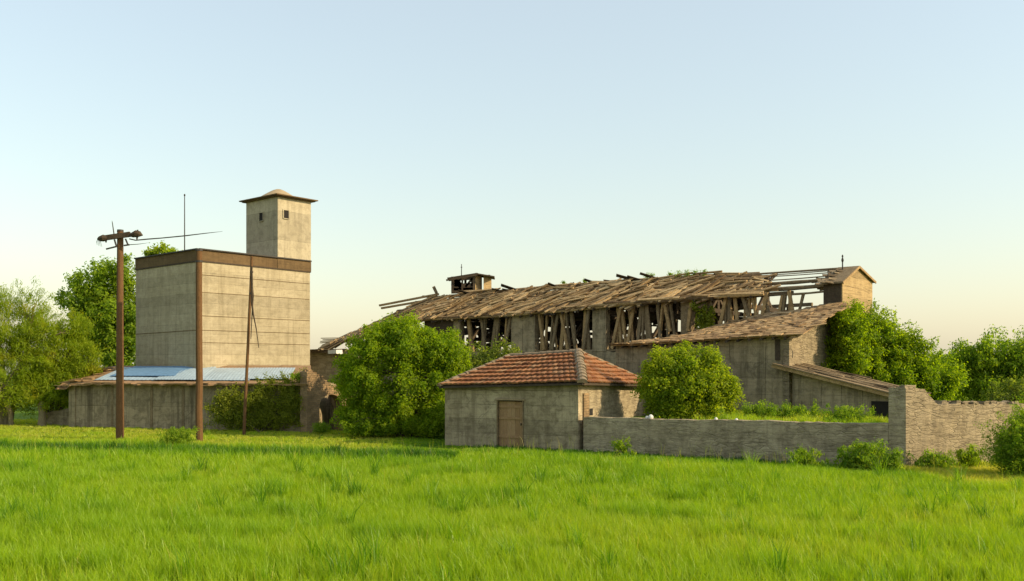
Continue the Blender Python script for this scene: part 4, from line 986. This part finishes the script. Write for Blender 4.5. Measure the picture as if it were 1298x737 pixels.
# the big round bush and the others by the ruins
tree('round_bush', 'large round dense green bush between the brick arch and the tiled house', 'bush', G(510, 47), [(510, 478, 84, 72), (508, 442, 46, 32), (550, 452, 42, 36, -.4), (462, 485, 34, 46), (565, 475, 28, 34), (470, 525, 42, 28), (540, 520, 54, 34), (512, 422, 24, 16), (480, 445, 24, 20)], 47, 470, 230, .135, 'leaf', (.28, .7), .14, stems=3, fill=.35, depth=.8, spike=1.0)
tree('leafy_bush', 'bright leafy bush behind the garden wall, right of the tiled house', 'bush', G(868, 40.2)+UP*1.1, [(868, 489, 58, 37), (853, 465, 35, 19), (884, 459, 33, 18), (903, 497, 32, 26), (843, 485, 32, 28), (879, 522, 49, 18), (922, 512, 16, 18), (838, 515, 18, 21)], 40.2, 380, 210, .12, 'leaf_yellow', (.24, .55), .1, stems=3, fill=.35, depth=.7, zmin=1.1, spike=1.0)
tree('dull_shrub', 'low dull olive shrub below the concrete pier, behind the tiled house', 'shrub', G(625, 50), [(618, 468, 30, 26), (640, 455, 16, 14), (605, 470, 20, 20), (632, 500, 30, 30)], 50, 90, 150, .15, 'leaf_dry', (.3, .6), .08, stems=2)
tree('broad_tree', 'broad sunlit green tree behind the annex and the stone pier', 'tree', G(1120, 46.3), [(1068, 440, 24, 44, -1.0), (1070, 412, 22, 20, -.8), (1085, 420, 40, 30), (1115, 440, 45, 32), (1075, 455, 36, 40), (1150, 462, 38, 28), (1180, 480, 34, 24), (1110, 480, 52, 34), (1195, 492, 22, 18), (1085, 402, 20, 14), (1140, 500, 60, 30)], 46.3, 480, 200, .145, 'leaf', (.3, .72), .2, stems=2, fill=.35, depth=.8)
tree('far_tree', 'darker green tree at the right edge behind the stone wall', 'tree', G(1265, 55), [(1265, 460, 44, 24), (1290, 462, 42, 30), (1240, 475, 36, 34), (1300, 490, 50, 40), (1255, 500, 44, 30), (1325, 455, 40, 35)], 55, 320, 180, .18, 'leaf_blue', (.4, .9), .22, stems=2, sweepy=True)
tree('small_far_tree', 'small hazy tree top in the gap between the two right-hand trees', 'tree', G(1205, 66), [(1200, 462, 26, 14), (1185, 470, 20, 16), (1215, 480, 26, 22), (1195, 500, 30, 26)], 66, 100, 140, .22, 'leaf_blue', (.5, .9), .16)
tree('dusty_shrub', 'thin grey green shrub leaning over the end of the stone wall', 'shrub', G(1275, 38), [(1280, 505, 24, 24), (1290, 530, 26, 30), (1262, 525, 12, 20), (1300, 510, 24, 30)], 38, 80, 100, .14, 'leaf_dry', (.25, .5), .06, stems=3, airy=1, asp=.3)
tree('corner_bush', 'bright green bush in front of the stone wall at the right edge', 'bush', G(1290, 28.5), [(1294, 572, 28, 36), (1308, 556, 30, 32), (1280, 566, 14, 18), (1325, 582, 38, 46), (1282, 596, 22, 20)], 28.5, 280, 170, .08, 'leaf_weed', (.14, .36), .04, stems=5, fill=.5, spike=2.4, asp=.35)
# climbers and scrub against the shed wall
tree('scrub_bush', 'dark scrubby overgrowth covering the right half of the low shed wall', 'bush', G(330, 50), [(350, 508, 38, 26), (310, 520, 40, 26), (372, 500, 20, 22), (285, 525, 22, 22), (360, 530, 36, 20), (330, 535, 50, 16)], 50.1, 270, 140, .11, 'leaf_vine', (.22, .5), .05, stems=5, depth=.22, fill=.7, airy=1, spike=1.6, limbs=30)
tree('undergrowth_bush', 'dark low undergrowth in the shade under the round bush, left of the tiled house', 'bush', G(520, 46), [(560, 538, 30, 20), (510, 543, 40, 15), (465, 545, 30, 13)], 45.6, 130, 170, .11, 'leaf', (.22, .45), .05, stems=3, depth=.6)
def weed(label, px, Y, wpx, hpx, n, mat='leaf_weed', size=.14, z=0.0):
    k = Y/F; c = G(px, Y); root = thing('weed_clump', label, 'weed', c+UP*z, 'weed clumps along the walls')
    pts = np.stack([c.x+rng.normal(0, wpx*k*.42, n), c.y+rng.normal(0, .25, n), z+np.abs(rng.uniform(.05, 1, n))*hpx*k*.85*rng.uniform(.6, 1, n)], 1)
    sw = np.tile(np.array([[0., 0., 1.3]]), (n, 1))+rng.normal(0, .5, (n, 3))
    v, f = leaves(pts, rng.uniform(.08, .22, n), 46, size, .24, shell=(.2, 1), sweep=sw)
    ok = v.reshape(-1, 4, 3)[:, :, 2].min(1) > z-.02; v = v.reshape(-1, 4, 3)[ok].reshape(-1, 3)
    npmesh('leaves', v, np.arange(len(v), dtype=np.int32).reshape(-1, 4), mat, root)
    mb = MB()
    for i in range(5): q = Vector(pts[i % n]); mb = MB(); mb.tube([V(c.x+(q.x-c.x)*.5, q.y, z-.02), q], [.012, .006], 4); mb.build('stem', 'bark', root)
weed('small yellowish weed clump at the foot of the garden wall', 1022, 31.0, 20, 34, 60)
weed('larger green weed clump before the garden wall, next to the pier', 1092, 30.0, 34, 46, 130, 'leaf_weed')
weed('tall weeds at the foot of the stone pier corner', 1132, 29.4, 14, 38, 50, 'leaf_weed')
weed('pale green weeds before the sunlit face of the stone wall', 1185, 30.6, 24, 28, 60, 'leaf_weed')
weed('darker weed clump between the stone wall and the corner bush', 1226, 31.2, 20, 34, 60, 'leaf')
weed('ragged weed clump at the foot of the house corner where the garden wall starts', 790, 35.6, 12, 26, 24, 'leaf')
weed('weedy tuft in the meadow between the two brown poles', 222, 39.8, 28, 30, 90, 'leaf_weed', .12)
weed('light green weeds at the foot of the brick pier', 408, 48.6, 12, 20, 30)
for px_, Y_, lab in ((960, 37.5, 'low scrub clump on the raised ground, nearest the leafy bush'), (1010, 36.6, 'low scrub clump in the middle of the raised ground, before the lean-to corner'), (1075, 35.0, 'low scrub clump on the raised ground before the annex')): weed(lab, px_, Y_, 34, 30, 110, 'leaf_weed', .12, 1.2)
weed('small plant on the roof edge beside the brick arch', 378, 49.8, 10, 12, 14, 'leaf_weed', .12, 2.75)

# ================================================================== LIGHT, SKY, CAMERA
VEIL, VC = .54, (2.14, 2.16, 1.96)
SUN_AZ, SUN_EL = R(-16), R(29)                               # azimuth measured from +X towards +Y
sd = V(math.cos(SUN_EL)*math.cos(SUN_AZ), math.cos(SUN_EL)*math.sin(SUN_AZ), math.sin(SUN_EL))
sl = bpy.data.lights.new('sun', 'SUN'); sl.energy = 3.1; sl.angle = R(.6); sl.color = (1.0, .80, .50)
so = bpy.data.objects.new('sun', sl); col.objects.link(so); so.rotation_euler = sd.to_track_quat('Z', 'Y').to_euler(); so.location = (30, 0, 40)
w = bpy.data.worlds.new('World'); scene.world = w; w.use_nodes = True; nt = w.node_tree; nt.nodes.clear()
sky = nt.nodes.new('ShaderNodeTexSky'); sky.sky_type = 'NISHITA'; sky.sun_disc = False
sky.sun_elevation = SUN_EL; sky.sun_rotation = math.pi/2-SUN_AZ; sky.air_density = 1.7; sky.dust_density = 1.5; sky.ozone_density = 2.4; sky.altitude = 100
bg = nt.nodes.new('ShaderNodeBackground'); bg.inputs[1].default_value = .15
wo = nt.nodes.new('ShaderNodeOutputWorld'); veil = nt.nodes.new('ShaderNodeMix'); veil.data_type = 'RGBA'; veil.inputs[0].default_value = VEIL; veil.inputs[7].default_value = (*VC, 1)   # constant pale colour mixed into the sky as haze, also adds fill light
nt.links.new(sky.outputs[0], veil.inputs[6]); nt.links.new(veil.outputs[2], bg.inputs[0]); nt.links.new(bg.outputs[0], wo.inputs[0])
cam = bpy.data.cameras.new('camera'); cam.sensor_width = 36; cam.lens = F/1298*36; cam.shift_y = (CY-368.5)/1298; cam.clip_end = 3000
co = bpy.data.objects.new('camera', cam); col.objects.link(co); co.location = (0, 0, H); co.rotation_euler = (R(90), 0, 0); scene.camera = co
vs_ = scene.view_settings; vs_.view_transform = 'Standard'; vs_.look = 'None'; vs_.gamma = 1; vs_.use_curve_mapping = False; vs_.exposure = 1.0
scene.cycles.max_bounces = 8; scene.cycles.transparent_max_bounces = 4
